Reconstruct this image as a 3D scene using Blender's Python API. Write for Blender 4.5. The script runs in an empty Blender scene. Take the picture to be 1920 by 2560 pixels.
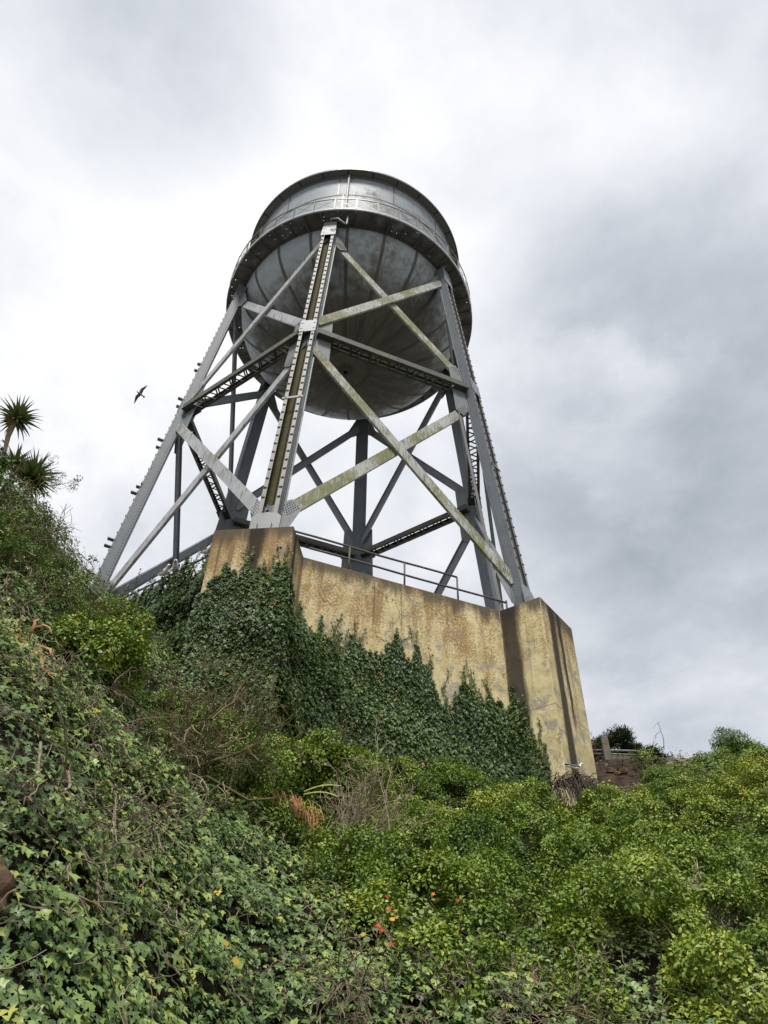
import bpy, bmesh, math, random
import numpy as np
from mathutils import Vector, Matrix, Euler

rng = np.random.default_rng(11)
random.seed(11)
SC = bpy.context.scene
COL = SC.collection
R = math.radians

# ------------------------------------------------------------------ camera, sky, sun, exposure
CAM = np.array([5.16978, -23.27195, -12.90008])
FW = np.array([-0.09512636, 0.74974688, 0.65485158])
RT = np.array([0.99390804, 0.1083139, 0.02036926])
UP = np.cross(RT, FW)
FPX = 1804.42
cd = bpy.data.cameras.new('camera')
cam = bpy.data.objects.new('camera', cd); COL.objects.link(cam)
cd.sensor_fit = 'VERTICAL'; cd.sensor_height = 36.0; cd.sensor_width = 36.0
cd.lens = 36.0 * FPX / 2560.0
cd.clip_start = 0.1; cd.clip_end = 6000
M = Matrix(((RT[0], UP[0], -FW[0], CAM[0]), (RT[1], UP[1], -FW[1], CAM[1]), (RT[2], UP[2], -FW[2], CAM[2]), (0, 0, 0, 1)))
cam.matrix_world = M
SC.camera = cam


def in_view(P, mx=140, my=140):
    """which world points fall inside the photographed frame (used only to leave out what nobody sees)"""
    d = P - CAM
    z = d @ FW
    x = 960 + FPX * (d @ RT) / z
    y = 1280 - FPX * (d @ UP) / z
    return (z > 0.5) & (x > -mx) & (x < 1920 + mx) & (y > -my) & (y < 2560 + my)


class NT:
    """tiny node helper"""
    def __init__(s, tree):
        s.t = tree; tree.nodes.clear()

    def n(s, typ, ins=None, **props):
        nd = s.t.nodes.new(typ)
        for k, v in props.items(): setattr(nd, k, v)
        for k, v in (ins or {}).items(): s.put(nd.inputs[k], v)
        return nd

    def put(s, sock, v):
        if isinstance(v, bpy.types.Node): v = v.outputs[0]
        if isinstance(v, bpy.types.NodeSocket): s.t.links.new(v, sock)
        else:
            if hasattr(sock.default_value, '__len__') and len(sock.default_value) == 4 and len(v) == 3: v = tuple(v) + (1,)
            sock.default_value = v

    def m(s, op, a, b=0.0, c=None, clamp=False):
        i = {0: a, 1: b}
        if c is not None: i[2] = c
        return s.n('ShaderNodeMath', i, operation=op, use_clamp=clamp).outputs[0]

    def mix(s, f, a, b, blend='MIX'):
        nd = s.n('ShaderNodeMix', data_type='RGBA', blend_type=blend)
        s.put(nd.inputs[0], f); s.put(nd.inputs[6], a); s.put(nd.inputs[7], b)
        return nd.outputs[2]

    def ramp(s, f, pts, interp='LINEAR'):
        nd = s.n('ShaderNodeValToRGB', {0: f})
        cr = nd.color_ramp; cr.interpolation = interp
        while len(cr.elements) < len(pts): cr.elements.new(0.5)
        for e, (p, c) in zip(cr.elements, pts):
            e.position = p; e.color = tuple(c) + (1,) if len(c) == 3 else c
        return nd.outputs[0]

    def noise(s, vec, scale, detail=4.0, rough=0.55, dist=0.0):
        nd = s.n('ShaderNodeTexNoise', {'Vector': vec, 'Scale': scale, 'Detail': detail, 'Roughness': rough, 'Distortion': dist})
        return nd.outputs[0]

    def scale(s, vec, v):
        return s.n('ShaderNodeVectorMath', {0: vec, 1: v}, operation='MULTIPLY').outputs[0]

    def sm(s, x, a, b):
        return s.n('ShaderNodeMapRange', {0: x, 1: a, 2: b, 3: 0.0, 4: 1.0}, interpolation_type='SMOOTHSTEP').outputs[0]


SUN_DIR = Vector((0.03, -0.50, 0.865)).normalized()       # towards the sun
W = bpy.data.worlds.new('World'); SC.world = W; W.use_nodes = True
t = NT(W.node_tree)
sky = t.n('ShaderNodeTexSky', sky_type='NISHITA', sun_disc=False)
sky.sun_elevation = math.asin(SUN_DIR.z); sky.sun_rotation = math.atan2(SUN_DIR.x, SUN_DIR.y)
bg1 = t.n('ShaderNodeBackground', {0: sky.outputs[0], 1: 0.05})
gen = t.n('ShaderNodeTexCoord').outputs['Generated']
sx = t.n('ShaderNodeSeparateXYZ', {0: gen})
zz = t.m('ADD', t.m('MAXIMUM', sx.outputs[2], 0.0), 0.30)
pv = t.n('ShaderNodeCombineXYZ', {0: t.m('DIVIDE', sx.outputs[0], zz), 1: t.m('DIVIDE', sx.outputs[1], zz), 2: 0.37})
nA = t.noise(pv, 1.9, 9, 0.58, 0.12)
nB = t.noise(t.n('ShaderNodeVectorMath', {0: pv, 1: (3.1, 1.7, 0)}, operation='ADD').outputs[0], 4.2, 9, 0.60, 0.15)
val = t.m('ADD', t.m('MULTIPLY', t.m('SUBTRACT', nA, 0.5), 0.72), t.m('MULTIPLY', t.m('SUBTRACT', nB, 0.5), 0.66))
val = t.m('ADD', val, 0.635)
for d, r0, r1, w in (((0.265, 0.64, 0.72), 18, 3, -0.33), ((0.306, 0.784, 0.541), 17, 3, -0.20), ((-0.33, 0.262, 0.909), 12, 2, -0.30),
                     ((-0.54, 0.431, 0.72), 11, 2, -0.07), ((-0.40, 0.42, 0.81), 20, 3, 0.40), ((0.0, 0.42, 0.90), 20, 4, 0.16),
                     ((0.33, 0.69, 0.646), 8, 1, 0.10), ((0.14, 0.70, 0.69), 9, 2, 0.12), ((-0.15, 0.08, 0.985), 16, 4, 0.10), ((0.33, 0.33, 0.88), 14, 3, 0.0)):
    dv = Vector(d).normalized()
    dt = t.n('ShaderNodeVectorMath', {0: gen, 1: tuple(dv)}, operation='DOT_PRODUCT').outputs['Value']
    dt = t.m('ADD', dt, t.m('MULTIPLY', t.m('SUBTRACT', nA, 0.5), 0.075))
    val = t.m('ADD', val, t.m('MULTIPLY', t.sm(dt, math.cos(R(r0)), math.cos(R(r1))), w))
cl = t.ramp(val, [(0.16, (0.115, 0.128, 0.146)), (0.42, (0.180, 0.193, 0.213)), (0.66, (0.265, 0.273, 0.291)), (0.94, (0.345, 0.347, 0.352))])
bg2 = t.n('ShaderNodeBackground', {0: cl, 1: 1.0})
mx = t.n('ShaderNodeMixShader', {0: 0.965, 1: bg1.outputs[0], 2: bg2.outputs[0]})
t.n('ShaderNodeOutputWorld', {0: mx.outputs[0]})

sl = bpy.data.lights.new('sun', 'SUN'); sl.energy = 1.5; sl.angle = R(15); sl.color = (1.0, 0.95, 0.87)
so = bpy.data.objects.new('sun', sl); COL.objects.link(so)
so.rotation_euler = SUN_DIR.to_track_quat('Z', 'Y').to_euler()
so.location = (0, -10, 60)

SC.view_settings.view_transform = 'Standard'; SC.view_settings.look = 'None'
SC.view_settings.gamma = 1.0; SC.view_settings.use_curve_mapping = False
SC.view_settings.exposure = 1.62
SC.cycles.max_bounces = 6; SC.cycles.diffuse_bounces = 3; SC.cycles.glossy_bounces = 2
SC.cycles.transparent_max_bounces = 8


# ------------------------------------------------------------------ materials
def mat(name):
    m = bpy.data.materials.new(name); m.use_nodes = True
    return m, NT(m.node_tree)


def finish(t, color, rough=0.6, bump=None, bstr=0.3, bdist=0.02, spec=0.5, metal=0.0):
    p = t.n('ShaderNodeBsdfPrincipled', {'Base Color': color, 'Roughness': rough, 'Specular IOR Level': spec, 'Metallic': metal})
    if bump is not None:
        b = t.n('ShaderNodeBump', {'Height': bump, 'Strength': bstr, 'Distance': bdist})
        t.put(p.inputs['Normal'], b.outputs[0])
    t.n('ShaderNodeOutputMaterial', {0: p.outputs[0]})
    return p


def pos(t): return t.n('ShaderNodeNewGeometry').outputs['Position']


def steel(name, base=(0.30, 0.335, 0.36), algae=0.3, grime=0.3, rust=0.15, rough=0.45, dark=(0.045, 0.045, 0.035), green=(0.080, 0.082, 0.020)):
    m, t = mat(name); P = pos(t)
    n1 = t.noise(P, 1.3, 5, 0.6)
    c = t.mix(t.sm(n1, 0.3, 0.75), base, tuple(x * 0.78 for x in base))
    # grime: thin streaks running down
    st = t.noise(t.scale(P, (9, 9, 0.9)), 1.0, 6, 0.65)
    g = t.sm(st, 0.68 - 0.22 * grime, 0.80 - 0.16 * grime)
    c = t.mix(t.m('MULTIPLY', g, min(1, 0.4 + grime)), c, dark)
    # algae in patches, broken up by fine vertical flecks
    big = t.noise(P, 0.75, 4, 0.6)
    fl = t.noise(t.scale(P, (15, 15, 3.0)), 1.0, 6, 0.75)
    a = t.m('ADD', t.m('MULTIPLY', big, 0.62), t.m('MULTIPLY', fl, 0.74))
    a = t.sm(a, 0.86 - 0.38 * algae, 0.98 - 0.34 * algae)
    gr = t.mix(t.sm(t.noise(P, 6, 3), 0.35, 0.65), green, tuple(x * 1.6 for x in green))
    c = t.mix(t.m('MULTIPLY', a, min(1.0, 0.55 + algae * 0.6)), c, gr)
    r = t.sm(t.noise(t.scale(P, (7, 7, 3)), 1.0, 6, 0.7), 0.78 - 0.25 * rust, 0.86 - 0.22 * rust)
    c = t.mix(t.m('MULTIPLY', r, 0.8), c, (0.17, 0.062, 0.018))
    finish(t, c, rough, t.noise(P, 14, 4), 0.12, 0.01, 0.5)
    return m


M_LEG = steel('leg_paint', (0.100, 0.118, 0.136), 0.26, 0.45, 0.10)
M_LIP = steel('flange_paint', (0.165, 0.165, 0.152), 0.28, 0.55, 0.50)
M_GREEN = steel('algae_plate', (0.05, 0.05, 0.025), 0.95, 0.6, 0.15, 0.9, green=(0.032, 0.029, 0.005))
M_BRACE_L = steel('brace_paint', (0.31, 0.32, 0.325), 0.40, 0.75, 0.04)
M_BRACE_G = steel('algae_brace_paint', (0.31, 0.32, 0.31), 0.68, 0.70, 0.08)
M_BRACE_D = steel('shaded_side_paint', (0.185, 0.205, 0.228), 0.30, 0.28, 0.02)  # darker copy of the brace paint; shade of the other panels put into colour
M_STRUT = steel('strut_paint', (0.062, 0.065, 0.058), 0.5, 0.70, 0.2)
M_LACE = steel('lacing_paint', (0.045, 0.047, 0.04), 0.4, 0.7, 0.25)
M_GUSSET = steel('gusset_paint', (0.135, 0.15, 0.158), 0.34, 0.50, 0.06)
M_GUSSET_L = steel('pale_gusset_paint', (0.19, 0.20, 0.21), 0.3, 0.35, 0.08)
M_RAILING = steel('rail_paint', (0.13, 0.13, 0.10), 0.35, 0.4, 0.15)
M_PIPE = steel('rusty_pipe_paint', (0.075, 0.065, 0.06), 0.1, 0.4, 0.4, 0.6)
M_GALV = steel('galvanised_pipe_paint', (0.17, 0.17, 0.165), 0.2, 0.4, 0.08)


def rivet_mat():
    m, t = mat('rivet_paint')
    finish(t, t.mix(t.sm(t.noise(pos(t), 3, 3), 0.45, 0.6), (0.05, 0.048, 0.04), (0.12, 0.05, 0.02)), 0.55)
    return m


M_RIVET = rivet_mat()


def tank_mat(name, base, dirt):
    m, t = mat(name); P = pos(t)
    sp = t.n('ShaderNodeSeparateXYZ', {0: P})
    ang = t.m('ARCTAN2', sp.outputs[1], sp.outputs[0])
    rad = t.m('SQRT', t.m('ADD', t.m('MULTIPLY', sp.outputs[0], sp.outputs[0]), t.m('MULTIPLY', sp.outputs[1], sp.outputs[1])))
    av = t.n('ShaderNodeCombineXYZ', {0: t.m('MULTIPLY', ang, 14.0), 1: t.m('MULTIPLY', rad, 0.35), 2: t.m('MULTIPLY', sp.outputs[2], 0.45)})
    st = t.noise(av, 2.2, 7, 0.62, 0.3)                    # streaks that run down and along the meridians
    n0 = t.noise(P, 0.33, 5, 0.6, 0.5)
    n1 = t.noise(P, 2.2, 6, 0.65)
    c = t.mix(t.sm(n1, 0.35, 0.7), base, tuple(x * 0.85 for x in base))
    d = t.m('ADD', t.m('MULTIPLY', n0, 0.6), t.m('ADD', t.m('MULTIPLY', st, 0.36), t.m('MULTIPLY', n1, 0.40)))
    # grime mask heavier to the east; the west's sky-lit paleness is put into colour
    d = t.m('ADD', d, t.m('ADD', t.m('MULTIPLY', sp.outputs[0], 0.009), t.m('MULTIPLY', t.m('SUBTRACT', 0.45, t.m('DIVIDE', rad, 6.0)), 0.22)))   # more grime on the lowest part of the bowl, where the wet collects
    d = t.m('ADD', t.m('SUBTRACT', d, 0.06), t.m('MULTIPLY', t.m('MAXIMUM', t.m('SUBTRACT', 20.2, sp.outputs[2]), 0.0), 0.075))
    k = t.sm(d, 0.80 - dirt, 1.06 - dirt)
    c = t.mix(t.m('MULTIPLY', k, 0.84), c, t.mix(t.sm(st, 0.4, 0.62), (0.045, 0.039, 0.025), (0.095, 0.078, 0.045)))
    sp2 = t.sm(t.noise(P, 5.5, 5, 0.75), 0.66, 0.71)        # black specks
    c = t.mix(t.m('MULTIPLY', sp2, 0.7), c, (0.03, 0.028, 0.02))
    near = t.sm(t.m('ABSOLUTE', t.m('SINE', t.m('MULTIPLY', t.m('SUBTRACT', ang, R(-82.5)), 10.0))), 0.55, 0.0)      # rust weeps from the riveted seams
    ru = t.sm(t.m('ADD', t.m('ADD', t.noise(P, 3.1, 6, 0.75), t.m('MULTIPLY', st, 0.25)), t.m('MULTIPLY', near, 0.10)), 0.77, 0.85)
    c = t.mix(t.m('MULTIPLY', ru, 0.8), c, (0.13, 0.06, 0.025))
    finish(t, c, t.m('ADD', 0.56, t.m('MULTIPLY', k, 0.30)), t.noise(P, 1.6, 3), 0.14, 0.05, 0.35)
    return m


M_BOWL = tank_mat('bowl_paint', (0.235, 0.270, 0.294), 0.30)
M_TANK = tank_mat('tank_paint', (0.200, 0.230, 0.262), 0.30)
M_SEAM = steel('seam_paint', (0.055, 0.055, 0.047), 0.25, 0.5, 0.56, 0.6)
M_LAP = steel('lap_plate_paint', (0.070, 0.072, 0.064), 0.3, 0.5, 0.58, 0.6)
M_EAVE = steel('eave_paint', (0.082, 0.085, 0.08), 0.3, 0.35, 0.08)
M_FASCIA = steel('fascia_paint', (0.23, 0.25, 0.265), 0.1, 0.4, 0.15)


def plate_mat():
    m, t = mat('rusted_floor_plate'); P = pos(t)
    n = t.noise(P, 1.2, 6, 0.65)
    c = t.ramp(n, [(0.32, (0.020, 0.018, 0.015)), (0.5, (0.075, 0.071, 0.067)), (0.68, (0.18, 0.175, 0.175))])
    oi = t.n('ShaderNodeObjectInfo').outputs['Random']
    c = t.mix(t.m('MULTIPLY', oi, 0.65), c, (0.030, 0.027, 0.022))
    c = t.mix(t.m('MULTIPLY', t.sm(t.noise(P, 2.6, 4), 0.62, 0.7), 0.6), c, (0.075, 0.03, 0.012))
    v = t.n('ShaderNodeTexVoronoi', {'Vector': P, 'Scale': 5.2, 'Randomness': 1.0})
    keep = t.m('GREATER_THAN', t.noise(P, 0.9, 2), 0.46)
    hole = t.m('MULTIPLY', t.m('LESS_THAN', v.outputs['Distance'], 0.15), keep)   # rusted through
    p = t.n('ShaderNodeBsdfPrincipled', {'Base Color': c, 'Roughness': 0.7})
    tr = t.n('ShaderNodeBsdfTransparent')
    mxs = t.n('ShaderNodeMixShader', {0: hole, 1: p.outputs[0], 2: tr.outputs[0]})
    t.n('ShaderNodeOutputMaterial', {0: mxs.outputs[0]})
    return m


M_PLATE = plate_mat()


def concrete_mat():
    """old ochre limewash on concrete; UV is metres along the face and height"""
    m, t = mat('ochre_concrete'); P = pos(t)
    uv = t.n('ShaderNodeUVMap', uv_map='UVMap').outputs[0]
    s = t.n('ShaderNodeSeparateXYZ', {0: uv}); u, v = s.outputs[0], s.outputs[1]
    at = t.n('ShaderNodeAttribute', attribute_name='seed', attribute_type='OBJECT').outputs['Fac']
    uvw = t.n('ShaderNodeCombineXYZ', {0: u, 1: v, 2: at})
    n1 = t.noise(uvw, 1.6, 8, 0.72)
    c = t.mix(t.sm(n1, 0.38, 0.62), (0.560, 0.485, 0.285), (0.420, 0.350, 0.190))
    # rusty speckle, thicker near the top
    sp = t.noise(uvw, 17, 6, 0.72)
    big = t.noise(t.scale(uvw, (1.0, 0.65, 1)), 0.75, 5, 0.6)
    streak = t.noise(t.scale(uvw, (2.6, 0.22, 1)), 1.0, 5, 0.6)
    hi = t.sm(v, -4.6, -1.4)
    a = t.m('ADD', t.m('ADD', t.m('MULTIPLY', sp, 0.85), t.m('MULTIPLY', big, 0.60)), t.m('ADD', t.m('MULTIPLY', streak, 0.45), t.m('MULTIPLY', hi, 0.24)))
    c = t.mix(t.m('MULTIPLY', t.sm(a, 1.05, 1.24), 0.86), c, t.mix(sp, (0.165, 0.090, 0.034), (0.245, 0.145, 0.055)))
    # bare grey concrete where the wash has flaked off
    gp = t.m('ADD', t.m('ADD', t.noise(uvw, 2.1, 7, 0.7, 0.3), t.m('MULTIPLY', t.m('SUBTRACT', t.noise(uvw, 23, 4, 0.7), 0.5), 0.30)), t.m('MULTIPLY', t.m('SUBTRACT', 1.0, hi), 0.05))
    c = t.mix(t.m('MULTIPLY', t.sm(gp, 0.585, 0.63), 0.72), c, (0.225, 0.212, 0.20))
    # dirty coping band and drips below it
    ed = t.m('ADD', t.m('ADD', v, 1.0), t.m('MULTIPLY', t.m('SUBTRACT', t.noise(t.scale(uvw, (3, 0.3, 1)), 1.0, 5, 0.65), 0.5), 1.5))
    c = t.mix(t.m('MULTIPLY', t.sm(ed, -0.62, -0.10), 0.88), c, (0.072, 0.058, 0.042))
    dr = t.m('MULTIPLY', t.sm(t.noise(t.scale(uvw, (5.5, 0.18, 1)), 1.0, 6, 0.6), 0.56, 0.68), t.sm(v, -4.6, -1.4))
    c = t.mix(t.m('MULTIPLY', dr, 0.75), c, (0.08, 0.064, 0.042))
    # broad wet stain under a leg (object properties stain_u, stain_w, stain_len)
    for nm in ('a', 'b', 'c'):
        su = t.n('ShaderNodeAttribute', attribute_name='stain_u_' + nm, attribute_type='OBJECT').outputs['Fac']
        sw = t.n('ShaderNodeAttribute', attribute_name='stain_w_' + nm, attribute_type='OBJECT').outputs['Fac']
        sln = t.n('ShaderNodeAttribute', attribute_name='stain_h_' + nm, attribute_type='OBJECT').outputs['Fac']
        wob = t.m('MULTIPLY', t.m('SUBTRACT', t.noise(t.scale(uvw, (4.0, 0.5, 1)), 1.0, 7, 0.7), 0.5), 0.42)
        du = t.m('ABSOLUTE', t.m('ADD', t.m('SUBTRACT', u, su), wob))
        k = t.sm(t.m('DIVIDE', du, t.m('MAXIMUM', sw, 0.001)), 1.4, 0.62)
        k = t.m('MULTIPLY', k, t.m('GREATER_THAN', sw, 0.01))
        k = t.m('MULTIPLY', k, t.sm(v, t.m('SUBTRACT', -1.0, sln), t.m('SUBTRACT', 0.0, sln)))
        c = t.mix(t.m('MULTIPLY', k, 0.94), c, t.mix(sp, (0.016, 0.012, 0.010), (0.038, 0.030, 0.023)))
    # white guano runs
    gu = t.m('MULTIPLY', t.sm(t.noise(t.scale(uvw, (13, 0.10, 1)), 1.0, 3, 0.5), 0.70, 0.735), t.sm(t.noise(uvw, 0.8, 2), 0.48, 0.56))
    c = t.mix(t.m('MULTIPLY', gu, t.m('MULTIPLY', t.sm(v, -3.4, -1.3), 0.85)), c, (0.45, 0.44, 0.41))
    jl = t.m('ABSOLUTE', t.m('ADD', t.m('ADD', v, 4.32), t.m('MULTIPLY', t.m('SUBTRACT', t.noise(uvw, 1.5, 4), 0.5), 0.10)))     # pour joint
    c = t.mix(t.m('MULTIPLY', t.sm(jl, 0.022, 0.006), 0.6), c, (0.10, 0.08, 0.055))
    cr_ = t.n('ShaderNodeTexVoronoi', {'Vector': t.n('ShaderNodeVectorMath', {0: uvw, 1: t.n('ShaderNodeTexNoise', {'Vector': uvw, 'Scale': 2.0, 'Detail': 5.0}).outputs[1]}, operation='ADD').outputs[0], 'Scale': 0.55}, feature='DISTANCE_TO_EDGE')
    c = t.mix(t.m('MULTIPLY', t.m('MULTIPLY', t.sm(cr_.outputs[0], 0.010, 0.003), t.sm(t.noise(uvw, 0.7, 2), 0.5, 0.56)), 0.7), c, (0.07, 0.055, 0.04))
    pit = t.sm(t.noise(uvw, 4.3, 3, 0.5), 0.735, 0.76)
    c = t.mix(pit, c, (0.045, 0.032, 0.02))
    h = t.m('ADD', t.noise(P, 11, 6, 0.7), t.m('MULTIPLY', t.noise(uvw, 2.6, 6, 0.62, 0.6), 1.2))
    finish(t, c, 0.9, h, 0.45, 0.025, 0.2)
    return m


M_CONC = concrete_mat()


def simple(name, c1, c2, scale=6, rough=0.8, bump=0.4, bd=0.02, spec=0.3):
    m, t = mat(name); P = pos(t)
    n = t.noise(P, scale, 6, 0.65)
    finish(t, t.mix(t.sm(n, 0.3, 0.7), c1, c2), rough, n, bump, bd, spec)
    return m


M_SOIL, t = mat('soil'); P = pos(t)
sp_ = t.n('ShaderNodeSeparateXYZ', {0: P}); n_ = t.noise(P, 3.5, 7, 0.68)
bank = t.m('MULTIPLY', t.sm(sp_.outputs[0], 7.8, 8.4), t.sm(sp_.outputs[1], -6.2, -5.2))      # eroded bank redder, paler; under leaves gap shade is put into the soil colour
finish(t, t.mix(bank, t.mix(t.sm(n_, 0.3, 0.7), (0.022, 0.017, 0.010), (0.010, 0.008, 0.005)), t.mix(t.sm(n_, 0.38, 0.62), (0.018, 0.013, 0.009), (0.064, 0.042, 0.029))), 0.95, n_, 0.9, 0.08, 0.1)
M_GROUND = simple('pale_concrete_ground', (0.30, 0.29, 0.27), (0.24, 0.23, 0.21), 0.4, 0.9)
M_STONE = simple('ledge_stone', (0.24, 0.20, 0.16), (0.14, 0.115, 0.09), 4, 0.9, 0.6, 0.03)
M_POST = simple('grey_concrete', (0.16, 0.14, 0.115), (0.10, 0.088, 0.07), 7, 0.9)
M_ROCK = simple('brown_rock', (0.125, 0.085, 0.055), (0.040, 0.028, 0.019), 5, 0.95, 0.8, 0.04, 0.1)
M_TWIG = simple('grey_brown_twig', (0.24, 0.19, 0.135), (0.11, 0.082, 0.055), 9, 0.85, 0.3)
M_TWIG_G = simple('mossy_twig', (0.150, 0.128, 0.058), (0.070, 0.058, 0.028), 6, 0.85, 0.3)
M_TWIG_P = simple('bleached_twig', (0.42, 0.36, 0.27), (0.25, 0.20, 0.14), 9, 0.85, 0.3)
M_STRAW = simple('straw_twig', (0.31, 0.265, 0.175), (0.17, 0.14, 0.09), 5, 0.85, 0.3)
M_ROOT = simple('dry_vine', (0.085, 0.065, 0.047), (0.035, 0.027, 0.02), 8, 0.9, 0.3)
M_TRUNK = simple('yucca_bark', (0.21, 0.155, 0.10), (0.10, 0.072, 0.045), 12, 0.9, 0.6)
M_DEADLEAF = simple('orange_dead_leaf', (0.36, 0.185, 0.065), (0.17, 0.075, 0.026), 9, 0.6, 0.3)
M_BLADE = simple('yellow_green_blade', (0.30, 0.29, 0.06), (0.20, 0.20, 0.04), 6, 0.5)
M_STAKE = simple('dark_stake', (0.03, 0.028, 0.025), (0.02, 0.018, 0.015), 5, 0.8)
M_GRAFFITI = simple('faded_red_lettering', (0.19, 0.07, 0.055), (0.15, 0.055, 0.045), 9, 0.7)


def leaf_mat(name, stops, rough=0.42, spec=0.45, trans=0.22, vein=0.0):
    """per-leaf colour from the attribute tint (on the instance or the object) and from lt on the mesh"""
    m, t = mat(name)
    ti = t.n('ShaderNodeAttribute', attribute_name='tint', attribute_type='INSTANCER').outputs['Fac']
    lt = t.n('ShaderNodeAttribute', attribute_name='lt', attribute_type='GEOMETRY').outputs['Fac']
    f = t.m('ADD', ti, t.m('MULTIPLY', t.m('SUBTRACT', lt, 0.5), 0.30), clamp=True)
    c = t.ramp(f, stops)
    if vein:
        oc = t.n('ShaderNodeTexCoord').outputs['Object']
        s = t.n('ShaderNodeSeparateXYZ', {0: oc})
        ax = t.m('ABSOLUTE', s.outputs[0])
        mid = t.sm(ax, 0.045, 0.01)
        an = t.m('ARCTAN2', ax, t.m('SUBTRACT', s.outputs[1], 0.02))
        for a0 in (0.62, 1.35):
            mid = t.m('MAXIMUM', mid, t.sm(t.m('ABSOLUTE', t.m('SUBTRACT', an, a0)), 0.07, 0.015))
        c = t.mix(t.m('MULTIPLY', mid, vein), c, (0.20, 0.26, 0.12))
    p = t.n('ShaderNodeBsdfPrincipled', {'Base Color': c, 'Roughness': rough, 'Specular IOR Level': spec})
    tl = t.n('ShaderNodeBsdfTranslucent', {'Color': t.mix(0.5, c, (0.16, 0.22, 0.02))})
    mxs = t.n('ShaderNodeMixShader', {0: trans, 1: p.outputs[0], 2: tl.outputs[0]})
    t.n('ShaderNodeOutputMaterial', {0: mxs.outputs[0]})
    return m


YEL = (0.36, 0.27, 0.03); ORA = (0.40, 0.17, 0.02)
M_LEAF_W = leaf_mat('wall_ivy_leaf', [(0.0, (0.018, 0.036, 0.012)), (0.45, (0.054, 0.094, 0.024)), (0.80, (0.120, 0.182, 0.044)), (0.93, (0.16, 0.20, 0.035)), (0.99, ORA)], 0.46, 0.32, 0.12)
M_LEAF_G = leaf_mat('ground_ivy_leaf', [(0.0, (0.016, 0.036, 0.014)), (0.32, (0.046, 0.088, 0.027)), (0.60, (0.108, 0.178, 0.050)), (0.86, (0.215, 0.295, 0.085)), (0.95, (0.34, 0.33, 0.06)), (1.0, (0.46, 0.34, 0.04))], 0.40, 0.30, 0.13, 0.5)
M_LEAF_S = leaf_mat('shrub_leaf', [(0.0, (0.018, 0.045, 0.008)), (0.36, (0.060, 0.118, 0.012)), (0.66, (0.140, 0.215, 0.020)), (0.90, (0.280, 0.330, 0.042)), (1.0, (0.42, 0.38, 0.05))], 0.46, 0.35, 0.10)
M_LEAF_T = leaf_mat('cypress_needles', [(0.0, (0.012, 0.022, 0.008)), (1.0, (0.055, 0.065, 0.022))], 0.6, 0.2, 0.1)
M_YUCCA = leaf_mat('yucca_blade', [(0.0, (0.026, 0.046, 0.020)), (0.6, (0.080, 0.110, 0.042)), (0.85, (0.150, 0.150, 0.06)), (1.0, (0.30, 0.19, 0.085))], 0.45, 0.5, 0.1)
M_NAST = leaf_mat('nasturtium_leaf', [(0.0, (0.09, 0.15, 0.055)), (0.5, (0.19, 0.26, 0.06)), (0.8, YEL), (1.0, (0.55, 0.33, 0.04))], 0.5, 0.35, 0.25)


def plain(name, c, rough=0.6, spec=0.3):
    m, t = mat(name)
    n = t.noise(pos(t), 30, 3)
    finish(t, t.mix(t.sm(n, 0.3, 0.7), c, tuple(x * 0.82 for x in c)), rough, spec=spec)
    return m


M_WHITE = plain('white_feather', (0.74, 0.73, 0.70)); M_SLATE = plain('slate_feather', (0.085, 0.09, 0.10)); M_BLACK = plain('black_feather', (0.016, 0.015, 0.014))
M_BROWNF = plain('brown_feather', (0.085, 0.068, 0.052)); M_BILL = plain('yellow_bill', (0.62, 0.33, 0.03)); M_FOOT = plain('pink_leg', (0.38, 0.22, 0.16))
M_FLOWER = plain('scarlet_petal', (0.42, 0.032, 0.010)); M_FLOWER_O = plain('orange_petal', (0.45, 0.13, 0.012))


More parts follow.
